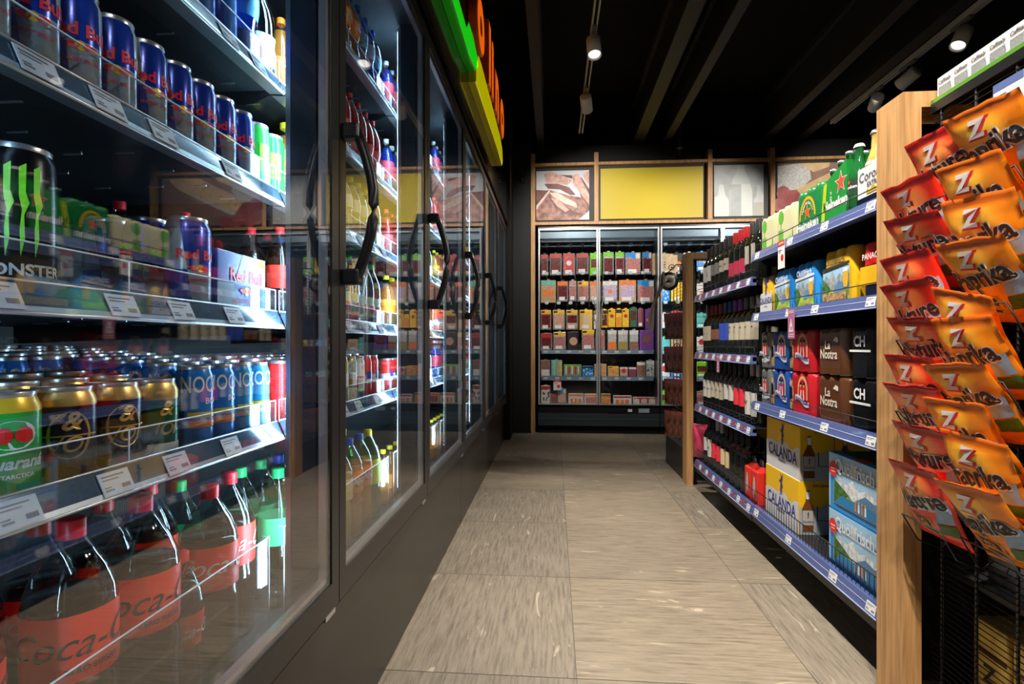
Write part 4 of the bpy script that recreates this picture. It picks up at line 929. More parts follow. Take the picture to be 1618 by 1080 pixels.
def archpack(base, w=.075, h=.142, grey=False, nx=3):
    r = w/nx; mb = lobes(nx, 2, r, h, base, None, .9)
    ax = .018 if nx > 2 else 0; aw = .036 if nx > 2 else .03
    fr = mat('arch_gold', (.62, .42, .18), .5) if not grey else SILVER
    arch = [(ax-aw, .05)]+[(ax-aw*math.cos(t), .085+.045*math.sin(t)) for t in [PI*k/12 for k in range(13)]]+[(ax+aw, .05)]
    mb.poly(arch, (0, -.001, 0), A, U, fr)
    ai = [(ax-aw*.76, .05)]+[(ax-aw*.76*math.cos(t), .083+.036*math.sin(t)) for t in [PI*k/12 for k in range(13)]]+[(ax+aw*.76, .05)]
    mb.poly(ai, (0, -.0014, 0), A, U, base)
    for s in (-1, 1):        # two men in red facing each other
        cx = ax+s*.012
        mb.poly([(cx-.009, .050), (cx+.009, .050), (cx+.010, .080), (cx+.003, .092), (cx-.004, .092), (cx-.010, .080)], (0, -.0018, 0), A, U, REDM)
        mb.poly(disc(.006, 10, cx, .097), (0, -.0022, 0), A, U, SKIN); mb.poly([(cx-.009, .101), (cx+.009, .101), (cx+.002, .112)], (0, -.0024, 0), A, U, CNAVY)
        mb.poly([(cx-.003*s, .05), (cx+.004*s, .05), (cx-.002*s, .085), (cx-.007*s, .08)], (0, -.0024, 0), A, U, CWHT)
    n = 8; top = [(ax-.05+.1*k/n, .064+.006*math.sin(PI*k/n*2)-.018*k/n) for k in range(n+1)]; bot = [(x, y-.017) for x, y in top]
    for k in range(n): mb.poly([bot[k], bot[k+1], top[k+1], top[k]], (0, -.0030, 0), A, U, mat('ribbon_grey', (.55, .57, .66), .5))
    mb.text('EICHHOF' if 0 else 'FELDSCHLÖSSCHEN', (ax, -.0036, .0465), (1, 0, -.16), (.1, 0, 1), .0125, INK if grey else CB, bold=.03, sx=.8)
    if nx > 2 and not grey:
        mb.poly([(-w+.002, .01), (-w+.028, .01), (-w+.034, .06), (-w+.024, .11), (-w+.002, .12)], (0, -.001, 0), A, U, CROWD)
        mb.poly([(-w+.002, .04), (-w+.024, .05), (-w+.020, .085), (-w+.002, .09)], (0, -.0015, 0), A, U, CNAVY); mb.poly(disc(.009, 10, -w+.012, .1), (0, -.0018, 0), A, U, SKIN)
    if grey: mb.text('STARK', (ax, -.002, .028), A, U, .018, CWHT, bold=.03)
    return mb
BL2 = mat('beer_pack_blue', (.01, .07, .34), .3, coat=.4); RD2 = mat('beer_pack_red', (.50, .012, .02), .3, coat=.4); GY2 = mat('beer_pack_grey', (.12, .13, .13), .3, coat=.4)
P_AGR = Proto('beer_multipack', [('wrap', archpack(GY2, .055, .142, True, 2).mesh('wrap'))], 'multipack')
P_ABL = Proto('beer_multipack', [('wrap', archpack(BL2).mesh('wrap'))], 'multipack')
P_ARD = Proto('beer_multipack', [('wrap', archpack(RD2, .082).mesh('wrap'))], 'multipack')
BRW = mat('beer_pack_brown', (.10, .035, .012), .25, coat=.6)
mb = lobes(3, 2, .029, .142, BRW, None, .9); IV = mat('ivory_print', (.66, .62, .52), .5)
mb.text('La', (-.012, -.002, .090), A, U, .036, IV, bold=.02); mb.text('Nostra', (-.006, -.002, .062), A, U, .040, IV, bold=.02, sx=.9); mb.poly([(.02, .104), (.05, .098), (.05, .112), (.035, .116)], (0, -.0015, 0), A, U, IV)
P_LAN = Proto('beer_multipack', [('wrap', mb.mesh('wrap'))], 'multipack')
mb = lobes(2, 2, .03, .142, CBLK, None, .9); mb.text('CH', (0, -.002, .1), A, U, .04, CWHT, bold=.03); mb.box(-.05, .05, -.002, 0, .072, .078, CWHT)
P_CHB = Proto('beer_multipack', [('wrap', mb.mesh('wrap'))], 'multipack')

# ---- near section goods
def yx(y0, y1): return (y0+y1)/2
def shelfz(s, j): return s[j]+.0285
NZ = [shelfz(SHN, j) for j in range(4)]; FZ = [shelfz(SHF, j) for j in range(4)]
PX = .838
for k, y in enumerate((2.21, 2.052)):
    P_SOM.put((PX, y, NZ[3]), LX, '%s cream cider multipack with a green tree, top shelf' % ('far' if k == 0 else 'near'), 'cream cider packs on the top shelf')
P_SOM.put((PX+.115, 2.13, NZ[3]), LX, 'cream cider multipack standing in the second row of the top shelf', 'cream cider packs on the top shelf')
P_HEC.put((PX, 1.872, NZ[3]), LX, 'green multipack of beer cans with a red star in a yellow arch', None)
P_HEC.put((PX+.13, 1.872, NZ[3]), LX, 'green beer can multipack hidden in the second row behind the yellow arch pack', None)
P_HEB.put((PX, 1.706, NZ[3]), LX, 'green carton of beer bottles with a big red star on the top shelf')
P_HEI.put((PX+.02, 1.603, NZ[3]), LX, 'single green beer bottle with dark label between the star carton and the white carton')
P_COX.put((PX, 1.500, NZ[3]), LX, 'white and navy beer carton with gold crown, half behind the near oak post')
P_COR.put((PX+.034, 1.548, NZ[3]+.003), LX, 'pale beer bottle standing on the white carton behind the oak post')
P_CA4.put((PX, 2.225, NZ[2]), LX, 'small white and yellow beer multipack with a blue goat, second shelf')
P_QBL.put((PX, 2.065, NZ[2]), LX, 'farther of two blue beer multipacks with mountain scenery')
P_QBL.put((PX, 1.885, NZ[2]), LX, 'nearer of two blue beer multipacks with mountain scenery')
P_QYE.put((PX, 1.685, NZ[2]), LX, 'yellow beer multipack with village scenery and a glass, second shelf')
P_PAN.put((PX, 1.50, NZ[2]), LX, 'red and navy can multipack cut by the near oak post, second shelf')
for l, (w_, zz) in enumerate((('lower', NZ[1]), ('upper', NZ[1]+.144))):
    P_AGR.put((PX, 2.235, zz), LX, '%s grey beer multipack of the stack beside the wine bottles' % w_)
    P_ABL.put((PX, 2.095, zz), LX, '%s blue beer multipack with two men in an arch' % w_)
    P_ARD.put((PX, 1.925, zz), LX, '%s red beer multipack with two men in an arch' % w_)
    P_LAN.put((PX, 1.725, zz), LX, '%s dark brown beer multipack with ivory lettering' % w_)
    P_CHB.put((PX, 1.562, zz), LX, '%s black beer multipack cut by the near oak post' % w_)
# cartons on the lowest shelf
def calbox():
    w, d, h = .148, .115, .186
    mb = MB().rbox(-w, w, 0, d, 0, h, CY, .0015)
    calanda(mb, w-.001, h, 1., .062, -.0008); mb.box(-w+.001, w-.001, .001, d-.001, h-.0005, h+.0006, CWHT)
    s = (w+.0008, 0, 0); SY = (0, 1, 0)
    sh = mat('calanda_side_grey', (.36, .39, .42), .45); mb.poly([(.001, .001), (d-.001, .001), (d-.001, h*.50), (d*.8, h*.58), (d*.6, h*.5), (d*.35, h*.55), (.001, h*.5)], s, SY, U, sh)
    bt = [(.012, .01), (.048, .01), (.05, .09), (.038, .118), (.036, .155), (.024, .155), (.022, .118), (.010, .09)]
    mb.poly(bt, (w+.0014, 0, 0), SY, U, mat('print_brown_bottle', (.16, .05, .01), .4)); mb.box(w+.0014, w+.0020, .012, .048, .035, .085, mat('print_label', (.45, .42, .34), .5)); mb.poly([(a*.010, b*.012) for a, b in GOAT], (w+.0026, .030, .07), SY, U, CB)
    mb.box(w+.0014, w+.002, .024, .036, .125, .150, CWHT); mb.text('CALANDA', (w+.0026, .030, .046), SY, U, .010, CB, sx=.8)
    mb.text('ORIGINAL', (w+.0016, .075, h*.92), SY, U, .013, INK, bold=.01); mb.box(w+.0014, w+.0018, .062, .10, .05, .052, INK); mb.box(w+.0014, w+.0018, .060, .063, .05, .10, INK)
    return mb
P_CAX = Proto('beer_carton', [('carton', calbox().mesh('carton'))], 'carton')
for l, (w_, zz) in enumerate((('lower', NZ[0]), ('upper', NZ[0]+.188))):
    P_CAX.put((PX+.012+.004*l, 2.112, zz), LX, '%s white and yellow beer carton with the blue goat, front of its stack' % w_)
    P_CAX.put((PX+.135, 2.112, zz), LX, '%s white and yellow beer carton standing behind the front stack' % w_)
def quobox():
    w, d, h = .15, .16, .168; mb = MB().rbox(-w, w, 0, d, 0, h, QB, .0015)
    mb.poly([(-w+.004, .004), (-w+.012, .004), (-w+.012, h-.004), (-w+.004, h-.004)], (0, -.0006, 0), A, U, SKYB); mb.box(-w+.003, w-.003, -.0008, -.0002, h*.74, h-.002, SKYB)
    mb.box(-w+.030, w, -.0009, -.0003, .020, h*.70, CWHT)
    scenery(mb, w-.001, .023, h*.685, -.0012, -w+.034)
    mb.poly([(-w+.04, .023), (w, .023), (w, .05), (-w+.08, .052)], (0, -.0036, 0), A, U, LAKE)
    for k in range(4): mb.poly([(.0+.016*k, .028), (.009+.016*k, .028), (.008+.016*k, .052), (.001+.016*k, .052)], (0, -.0040, 0), A, U, CWHT if k % 2 else CORG); mb.poly(disc(.004, 8, .0045+.016*k, .056), (0, -.0042, 0), A, U, SKIN)
    mb.text('Quöllfrisch', (-.005, -.0042, h*.80), A, U, .052, CWHT, bold=.02, sx=.85)
    mb.poly(disc(.022, 18, -w+.034, h*.72), (0, -.0046, 0), A, U, REDM); mb.box(-w+.022, -w+.046, -.0050, -.0046, h*.72, h*.735, CWHT); mb.box(-w+.024, -w+.044, -.0050, -.0046, h*.67, h*.68, CWHT)
    mb.box(-w+.02, w-.002, .02, d-.02, h-.001, h+.0008, MTA); mb.box(-.02, .03, .002, .03, h-.001, h+.001, REDM)
    return mb
P_QUX = Proto('beer_carton', [('carton', quobox().mesh('carton'))], 'carton')
for l, (w_, zz) in enumerate((('lower', NZ[0]), ('upper', NZ[0]+.170))):
    P_QUX.put((PX, 1.582, zz), LX, '%s blue beer carton with mountain picture and red seal, beside the near oak post' % w_)

# ---------------------------------------------------------------- wine bottles in the far section
def wl(name, col): return mat('wine_label_'+name, col, .55)
def wine(caps, lab, labm, deco=None, r=.034, h=.262, body=GLASS_DK): return bottle('wine_bottle', r, h, body, caps, None, .8, lab, labm, deco, 'wine', 20)
capK = mat('capsule_charcoal', (.035, .033, .032), .4); capRd = mat('capsule_red', (.55, .02, .03), .3); capMar = mat('capsule_maroon', (.18, .01, .02), .3); capBlu = mat('capsule_blue', (.01, .05, .18), .3)
capPur = mat('capsule_purple', (.16, .04, .28), .3); capGr = mat('capsule_grey', (.13, .12, .11), .35); capBk = mat('capsule_black', (.01, .01, .011), .3); capSil = mat('capsule_silver', (.4, .4, .4), .35, .6)
wt = wl('white', (.52, .50, .46)); cr = wl('cream', (.46, .41, .31)); gy = wl('grey', (.16, .15, .15)); rd = wl('crimson', (.38, .02, .06)); kh = wl('khaki', (.34, .30, .24)); bu = wl('blue', (.03, .07, .42)); re = wl('red', (.70, .03, .05))
def dtxt(t, m=INK, s=.012, dz=0): return lambda mb, r, zc, h: mb.text_cyl(t, r, zc+dz, s, m)
def dtree(mb, r, zc, h): mb.mapped([(-.007, -.02), (.007, -.02), (.004, 0), (.0, .012), (-.004, 0)], [(0, 1, 2, 3, 4)], INK, lambda a, b: ((r+.0005)*math.sin(a/r), -(r+.0005)*math.cos(a/r), zc+b))
def darch(mb, r, zc, h):
    n = 12; o = [(.019*math.cos(PI*k/n), .018+.02*math.sin(PI*k/n)) for k in range(n+1)]; o = [(.013, -.045)]+o+[(-.019, -.035)]; i = [(x*.84, y*.96-.001) for x, y in o]
    for k in range(len(o)-1): mb.mapped([i[k], o[k], o[k+1], i[k+1]], [(0, 1, 2, 3)], wt, lambda a, b: ((r+.0007)*math.sin(a/r), -(r+.0007)*math.cos(a/r), zc+b))
W_WT = wine(capK, (.28, .60, .075), wt, dtree); W_GY = wine(capK, (.36, .58, .08), gy); W_KH = wine(capK, (.36, .58, .08), kh, dtxt('GRAN')); W_RD = wine(capRd, (.20, .44, .10), rd)
W_AR = wine(capK, (.30, .60, .06), kh, darch); W_CR = wine(capMar, (.28, .58, .075), cr, dtxt('SHIRAZ', s=.010)); W_BU = wine(capBlu, (.28, .60, .08), bu); W_PU = wine(capPur, (.28, .58, .08), cr, lambda mb, r, zc, h: (mb.mapped(disc(.008, 10), [tuple(range(10))], GOLD, lambda a, b: ((r+.0005)*math.sin(a/r), -(r+.0005)*math.cos(a/r), zc+b)), mb.text_cyl('VINE', r, zc+.02, .012, INK)))
W_GR = wine(capGr, (.28, .58, .08), cr, dtxt('VINE', dz=.015)); W_MR = wine(capMar, (.3, .5, .07), mat('label_brown', (.2, .08, .05), .5))
W_W2 = wine(capBk, (.22, .58, .075), wt, dtxt('SEVEN', s=.014)); W_C2 = wine(capBk, (.26, .58, .07), cr, dtxt('ROSSO')); W_R2 = wine(capBk, (.26, .56, .07), re); W_S2 = wine(capSil, (.16, .54, .07), wt, dtxt('W', s=.03)); W_C3 = wine(capBk, (.20, .46, .07), cr, dtxt('W', s=.02))
W_SP = wine(capBk, (.70, .74), capMar, None, .038, .262); W_R3 = wine(capSil, (.25, .55, .07), re, dtxt('X', CWHT)); W_W3 = wine(capBk, (.3, .58, .07), wt)
W_C4 = wine(capBk, (.25, .55, .08), mat('label_gold_cream', (.62, .48, .28), .5))
ws = 'far from the near oak post'
def wrow(lst, j, name, y0=3.15, pitch=.0745, x=.872, dz=0):
    cnt = {}
    tot = {}
    for p, d in lst: tot[d] = tot.get(d, 0)+1
    for i, (p, d) in enumerate(lst):
        cnt[d] = cnt.get(d, 0)+1
        w = '' if tot[d] == 1 else ORD[cnt[d]-1]+' '
        p.put((x, y0-pitch*i, FZ[j]), LX+R.uniform(-.25, .1), '%s%s, %s' % (w, d, name), 'wine bottles, '+name)
T1 = 'top wine shelf'; T2 = 'second wine shelf'; T3 = 'third wine shelf'; T4 = 'lowest wine shelf'
wrow([(W_WT, 'wine bottle with white tree label')]*2+[(W_GY, 'grey-labelled wine bottle')]*2+[(W_KH, 'khaki-labelled wine bottle')]*2+[(W_RD, 'red-capped wine bottle with crimson label')]*3+[(W_AR, 'wine bottle with white-edged arch label')]*2, 3, T1, 3.13, .0745)
wrow([(W_GY, 'grey-labelled wine bottle behind the front row')]*6+[(W_AR, 'arch-label wine bottle behind the front row')]*4, 3, T1, 3.09, .08, .95)
wrow([(W_CR, 'maroon-capped wine bottle with cream label')]*2+[(W_MR, 'maroon-capped wine bottle with brown label')]*2+[(W_BU, 'blue-labelled wine bottle')]*2+[(W_PU, 'purple-capped wine bottle')]*2+[(W_GR, 'grey-capped wine bottle with cream label')]*3, 2, T2, 3.13, .0745)
wrow([(W_MR, 'maroon-capped wine bottle behind the front row')]*5+[(W_GR, 'grey-capped wine bottle behind the front row')]*4, 2, T2, 3.05, .085, .95)
wrow([(W_W2, 'black-capped wine bottle with white label')]*2+[(W_C2, 'black-capped wine bottle with cream label')]*3+[(W_W3, 'wine bottle with narrow white label')]*2+[(W_R2, 'wine bottle with bright red label')]*2+[(W_S2, 'silver-capped wine bottle with tall white label')]*2, 1, T3, 3.13, .0745)
wrow([(W_C2, 'cream-labelled wine bottle behind the front row')]*5+[(W_W2, 'white-labelled wine bottle behind the front row')]*4, 1, T3, 3.05, .085, .95)
wrow([(W_W3, 'dark bottle with low white label')]*1+[(W_W2, 'wine bottle with tall white label')]*1+[(W_R3, 'wine bottle with square red label')]*2+[(W_C4, 'wine bottle with golden cream label')]*2+[(W_SP, 'sparkling wine bottle with red neck band')]*3, 0, T4, 3.12, .0765)
wrow([(W_C2, 'black-capped bottle in the second row')]*8, 0, T4, 3.10, .085, .95)
wrow([(W_W2, 'black-capped bottle in the third row')]*8, 0, T4, 3.06, .085, 1.03)
# red cartons with an aperitif bottle neck
def apbox():
    mb = MB().rbox(-.033, .033, 0, .07, 0, .135, mat('carton_red', (.70, .03, .02), .35), .002)
    mb.poly(disc(.012, 18, 0, .07, 3.6), (0, -.001, 0), A, U, CWHT); mb.text('RAMAZZOTTI', (0, -.0015, .07), U, (-1, 0, 0), .0115, INK, bold=.02)
    mb.add([(-.033, 0, .134), (.033, 0, .134), (.033, .07, .134), (-.033, .07, .134), (-.012, .024, .155), (.012, .024, .155), (.012, .046, .155), (-.012, .046, .155)], [(0, 1, 5, 4), (1, 2, 6, 5), (2, 3, 7, 6), (3, 0, 4, 7)], mat('carton_red', (.70, .03, .02), .35))
    return mb
P_AP = Proto('bottle_carton', [('carton', apbox().mesh('carton')), ('bottle_cap', MB().lathe([(.013, .15), (.013, .185), (0, .187)], BLACK, 14, 0, .035).mesh('bottle_cap'))], 'carton')
for k, y in enumerate((2.435, 2.352)):
    P_AP.put((.838, y, FZ[0]), LX, '%s red bottle carton with white oval beside the beer cartons' % ('farther' if k == 0 else 'nearer'))
#PART4
# ================================================================== REAR WALL FRIDGES
FY = 5.235
def wall_fridge(x0, x1, label, lit=True):
    r = empty('wall_fridge', (x0, FY, 0)); tag(r, label, 'refrigerated cabinet', 'open-front fridges with glass doors along the rear wall')
    inv = Matrix.Translation(-Vector(r.location))
    def B(mb, nm, par=None):
        o = mb.build(nm, r if par is None else par)
        if par is None: o.matrix_parent_inverse = inv
        return o
    m = MB().box(x0, x1, 5.86, 5.88, .05, 1.985, DARK).box(x0, x1, 5.24, 5.86, 1.95, 1.985, DARK).box(x0, x0+.012, 5.25, 5.86, .2, 1.95, DARK).box(x1-.012, x1, 5.25, 5.86, .2, 1.95, DARK)
    m.box(x0, x1, 5.27, 5.86, .22, .26, DARK).box(x0, x1, 5.545, 5.56, .26, 1.95, mat('fridge_back', (.018, .022, .026), .5))
    m.box(x0+.012, x1-.012, 5.26, 5.30, 1.872, 1.935, mat('fridge_head', (.10, .15, .19), .35, .4)); B(m, 'body')
    B(MB().box(x0, x1, 5.255, 5.80, 0, .07, MATTE).box(x0, x1, 5.225, 5.26, .075, .195, mat('fridge_plinth', (.028, .038, .047), .4)).box(x0, x1, 5.222, 5.226, .137, .143, mat('plinth_line', (.07, .09, .10), .4)).box(x0, x1, 5.24, 5.27, .195, .27, MATTE), 'base_panel')
    hc = mat('honeycomb_grille', (.10, .12, .13), .4, .4); hn = mat('grille_hole', (.006, .007, .008), .8)
    g = MB().box(x0+.02, x1-.02, 5.30, 5.50, 1.845, 1.85, hc)
    for i in range(int((x1-x0-.06)/.02)):
        for j in range(9): g.poly(disc(.0075, 6, x0+.04+.02*i+(.01 if j % 2 else 0), 5.315+.02*j), (0, 0, 1.8445), (1, 0, 0), (0, 1, 0), hn)
    B(g, 'air_grille')
    B(MB().box(x0+.03, x1-.03, 5.303, 5.313, 1.885, 1.897, mat('fridge_lamp', (.75, .88, 1.), .5, emit=42)), 'light_tube')
    for y in ((x0+.013,) if x0 > 0 else ()):
        B(MB().box(y, y+.004, 5.30, 5.306, .33, 1.88, mat('fridge_lamp', (.75, .88, 1.), .5, emit=20)), 'light_tube')
    for zb in (.500, .760):
        sh = B(MB().box(x0+.02, x1-.02, 5.375, 5.545, zb+.026, zb+.034, GREY), 'shelf')
        MB().add([(x0+.03, 5.36, zb), (x1-.03, 5.36, zb), (x1-.03, 5.37, zb+.036), (x0+.03, 5.37, zb+.036)], [(0, 1, 2, 3)], mat('rear_rail', (.10, .17, .24), .3)).tube([(x0+.03, 5.36, zb), (x1-.03, 5.36, zb)], .002, ALU, 6).build('price_rail', sh)
        k = 0; x = x0+.07
        while x < x1-.06:
            tg = MB(); price_tag(tg, Matrix.Translation((x, 5.3635, zb+.004)), .04, .026); tg.build('price_tag', sh); x += .115
    for zr in (1.80, 1.525, 1.235):
        sh = B(MB().box(x0+.02, x1-.02, 5.535, 5.545, zr-.012, zr+.004, BLACK), 'hook_rail')
        x = x0+.08; w = MB()
        while x < x1-.05:
            w.tube([(x, 5.54, zr), (x, 5.40, zr+.012), (x, 5.385, zr+.03)], .0016, STEEL, 5)
            tg = MB(); price_tag(tg, Matrix.Translation((x, 5.384, zr+.012)), .036, .028, mat('pale_blue_tag', (.50, .62, .68), .5)); tg.build('price_tag', sh); x += .117
        w.build('peg', sh)
    n = 2; wd = (x1-x0)/n
    for k in range(n):
        a, c = x0+wd*k+.003, x0+wd*(k+1)-.003
        m = MB().box(a, a+.014, 5.222, 5.245, .275, 1.96, ALU).box(c-.014, c, 5.222, 5.245, .275, 1.96, ALU).box(a+.014, c-.014, 5.224, 5.243, .275, .285, ALU).box(a+.014, c-.014, 5.224, 5.243, 1.945, 1.96, ALU)
        d = B(m, 'door'); MB().box(a+.014, c-.014, 5.231, 5.235, .285, 1.945, clear('rear_door_glass', f0=.03, power=3, fmax=.7)).build('glass_pane', d)
        hx = (c-.02 if k == 0 else a+.02); s = -1 if k == 0 else 1
        MB().tube([(hx+s*.026*math.cos(PI*t/8)**2+s*.004, 5.205, 1.09+.21*t/8) for t in range(9)], .006, mat('clear_handle', (.35, .38, .40), .15, .5), 8).tube([(hx+s*.03, 5.205, 1.09), (hx+s*.01, 5.222, 1.09)], .006, STEEL, 6).tube([(hx+s*.03, 5.205, 1.30), (hx+s*.01, 5.222, 1.30)], .006, STEEL, 6).build('handle', d)
    return r
wall_fridge(-.150, .995, 'rear wall fridge full of hanging meat and sausage packs, under the meat photograph')
wall_fridge(1.002, 2.147, 'rear wall fridge behind the oak end frame, under the milk photograph')
wall_fridge(2.154, 3.20, 'rear wall fridge hidden behind the beer shelves, under the cheese photograph')
MB_ = MB().box(.70, .74, 5.2215, 5.2235, .213, .238, WHITE).box(.80, .90, 5.2215, 5.2235, .205, .245, mat('label_plate', (.30, .38, .42), .5)).box(.52, .68, 5.2215, 5.2235, .205, .245, MATTE)
o = MB_.build('control_strip'); tag(o, 'control strip with white and grey stickers under the rear fridge doors', 'control strip')

flag(.035, 5.355, .502, .075, .10, CWHT, 'white price flag with red top hanging low in the rear fridge', 'sale', 0)
PC = {'dk': (.05, .015, .015), 'dkr': (.20, .03, .035), 'red': (.48, .03, .03), 'green': (.16, .55, .02), 'clr': (.45, .47, .46), 'pink': (.48, .27, .27), 'brn': (.26, .12, .08), 'kraft': (.48, .32, .17), 'pk': (.58, .33, .24), 'lil': (.52, .40, .56), 'yel': (.85, .52, .03),
      'wht': (.68, .67, .65), 'teal': (.12, .50, .46), 'gdk': (.04, .14, .09), 'pdk': (.28, .07, .11), 'pur': (.20, .06, .36), 'blk': (.025, .02, .02), 'rain': (.15, .40, .60), 'gred': (.20, .28, .18), 'blue': (.04, .10, .35), 'tan': (.52, .33, .17), 'org2': (.62, .35, .12), 'plum': (.22, .05, .10), 'tealg': (.36, .44, .42), 'org': (.80, .20, .04), 'red_': (.6, .02, .02)}
def pm(k): return mat('pack_'+k, PC[k], .45, coat=.25, noise=(45, .22, (1, 1, 1)))
MEAT = mat('pack_meat', (.13, .020, .022), .3, coat=.6, noise=(55, .9, (1, 1, 1))); SAL = mat('pack_salami', (.44, .17, .16), .35, coat=.4, noise=(120, .9, (1, 1, 1)))
CRK = mat('crinkled_film', (.26, .25, .26), .2, coat=.8, noise=(110, 1.0, (1, 1, 1)))  # highlights of the crinkled film put into the colour as strong noise
def pack(w, h, b, t, c, lab):
    m = MB(); d = .022
    m.rbox(-w/2, w/2, 0, d, 0, h, CRK if b in ('dk', 'clr', 'pink', 'pk', 'dkr', 'red', 'brn', 'lil') else pm(b), min(.006, w/6), 2)
    if b in ('dk', 'clr', 'pink', 'pk', 'dkr', 'red', 'brn', 'lil'): m.box(-w*.42, w*.42, -.0004, .003, h*.12, h*.95, pm(b))
    def rc(x0, x1, z0, z1, mm, lay=1): m.box(w*x0, w*x1, -.0006*lay, .004, h*z0, h*z1, mm)
    if c in ('meat', 'meatc', 'sal'): rc(-.40, .40, .12 if c != 'meatc' else .35, .72, SAL if c == 'sal' else MEAT, 1)
    if t != b or t in ('red',): rc(-.47, .47, .78, .97, pm(t), 2)
    if t == 'blue': rc(-.1, .42, .70, .97, pm('blue'), 3); rc(.18, .44, .72, .95, mat('cream_label', (.68, .58, .40), .5), 4)
    if t == 'yel': rc(-.42, -.1, .84, .93, pm('blk'), 3)
    if c == 'beige': rc(-.36, .36, .08, .76, mat('pack_beige', (.66, .48, .30), .4), 2)
    def dc(mm, r=.3, x=0, z=.42, lay=3, n=14): m.poly(disc(w*r, n, w*x, h*z), (0, -.0007*lay, 0), A, U, mm)
    if c == 'oval': dc(pm('wht'), .22, .0, .55)
    if c == 'ring': dc(pm('blk'), .26, .0, .38); dc(pm('kraft'), .18, 0, .38, 4); dc(pm('blk'), .08, 0, .38, 5)
    if c == 'odisc': dc(pm('org'), .22, -.15, .45); dc(pm('org'), .22, .18, .42, 4)
    if c == 'odot': dc(pm('org'), .13, 0, .5)
    if c == 'rdisc': dc(pm('red'), .28, 0, .62)
    if c == 'pdisc': dc(pm('pk'), .36, .05, .48)
    if c == 'bdisc': dc(pm('brn'), .30, 0, .55)
    if c == 'lildisc': rc(-.40, .40, .12, .78, pm('lil'), 1)
    if c in ('saus', 'saus2'):
        mm = pm('org') if c == 'saus' else MEAT
        for k in range(3): rc(-.36+.26*k, -.18+.26*k, .1 if c == 'saus' else .35, .55 if c == 'saus' else .85, mm, 3)
    if c in ('olow', 'glow', 'blow', 'wlow'): rc(-.42, .42, .04, .42, {'olow': pm('org'), 'glow': mat('olive_fill', (.30, .26, .05), .5), 'blow': pm('brn'), 'wlow': pm('wht')}[c], 2)
    if c == 'stripe':
        for k in range(5): rc(-.4+.17*k, -.32+.17*k, .2, .85, pm('red' if k % 2 else 'wht'), 3)
    if c in ('wdots', 'chk'):
        q = random.Random(int(w*1e4))
        for k in range(12): x = q.uniform(-.45, .35); z_ = q.uniform(.05, .8); rc(x, x+.14, z_, z_+.12, pm(q.choice(['wht', 'blk', 'red'] if c == 'chk' else ['wht', 'wht', 'blk'])), 3)
    if b == 'rain':
        for k, cc in enumerate(('teal', 'lil', 'green', 'pk', 'yel')): rc(-.46+.19*k, -.32+.19*k, .04, .96, pm(cc), 3)
    if lab: rc(-.32, .22, .07, .24, CWHT, 5)
    if h > .12: m.box(-.012, .012, .002, .004, h-.001, h+.010, pm(b))
    return m
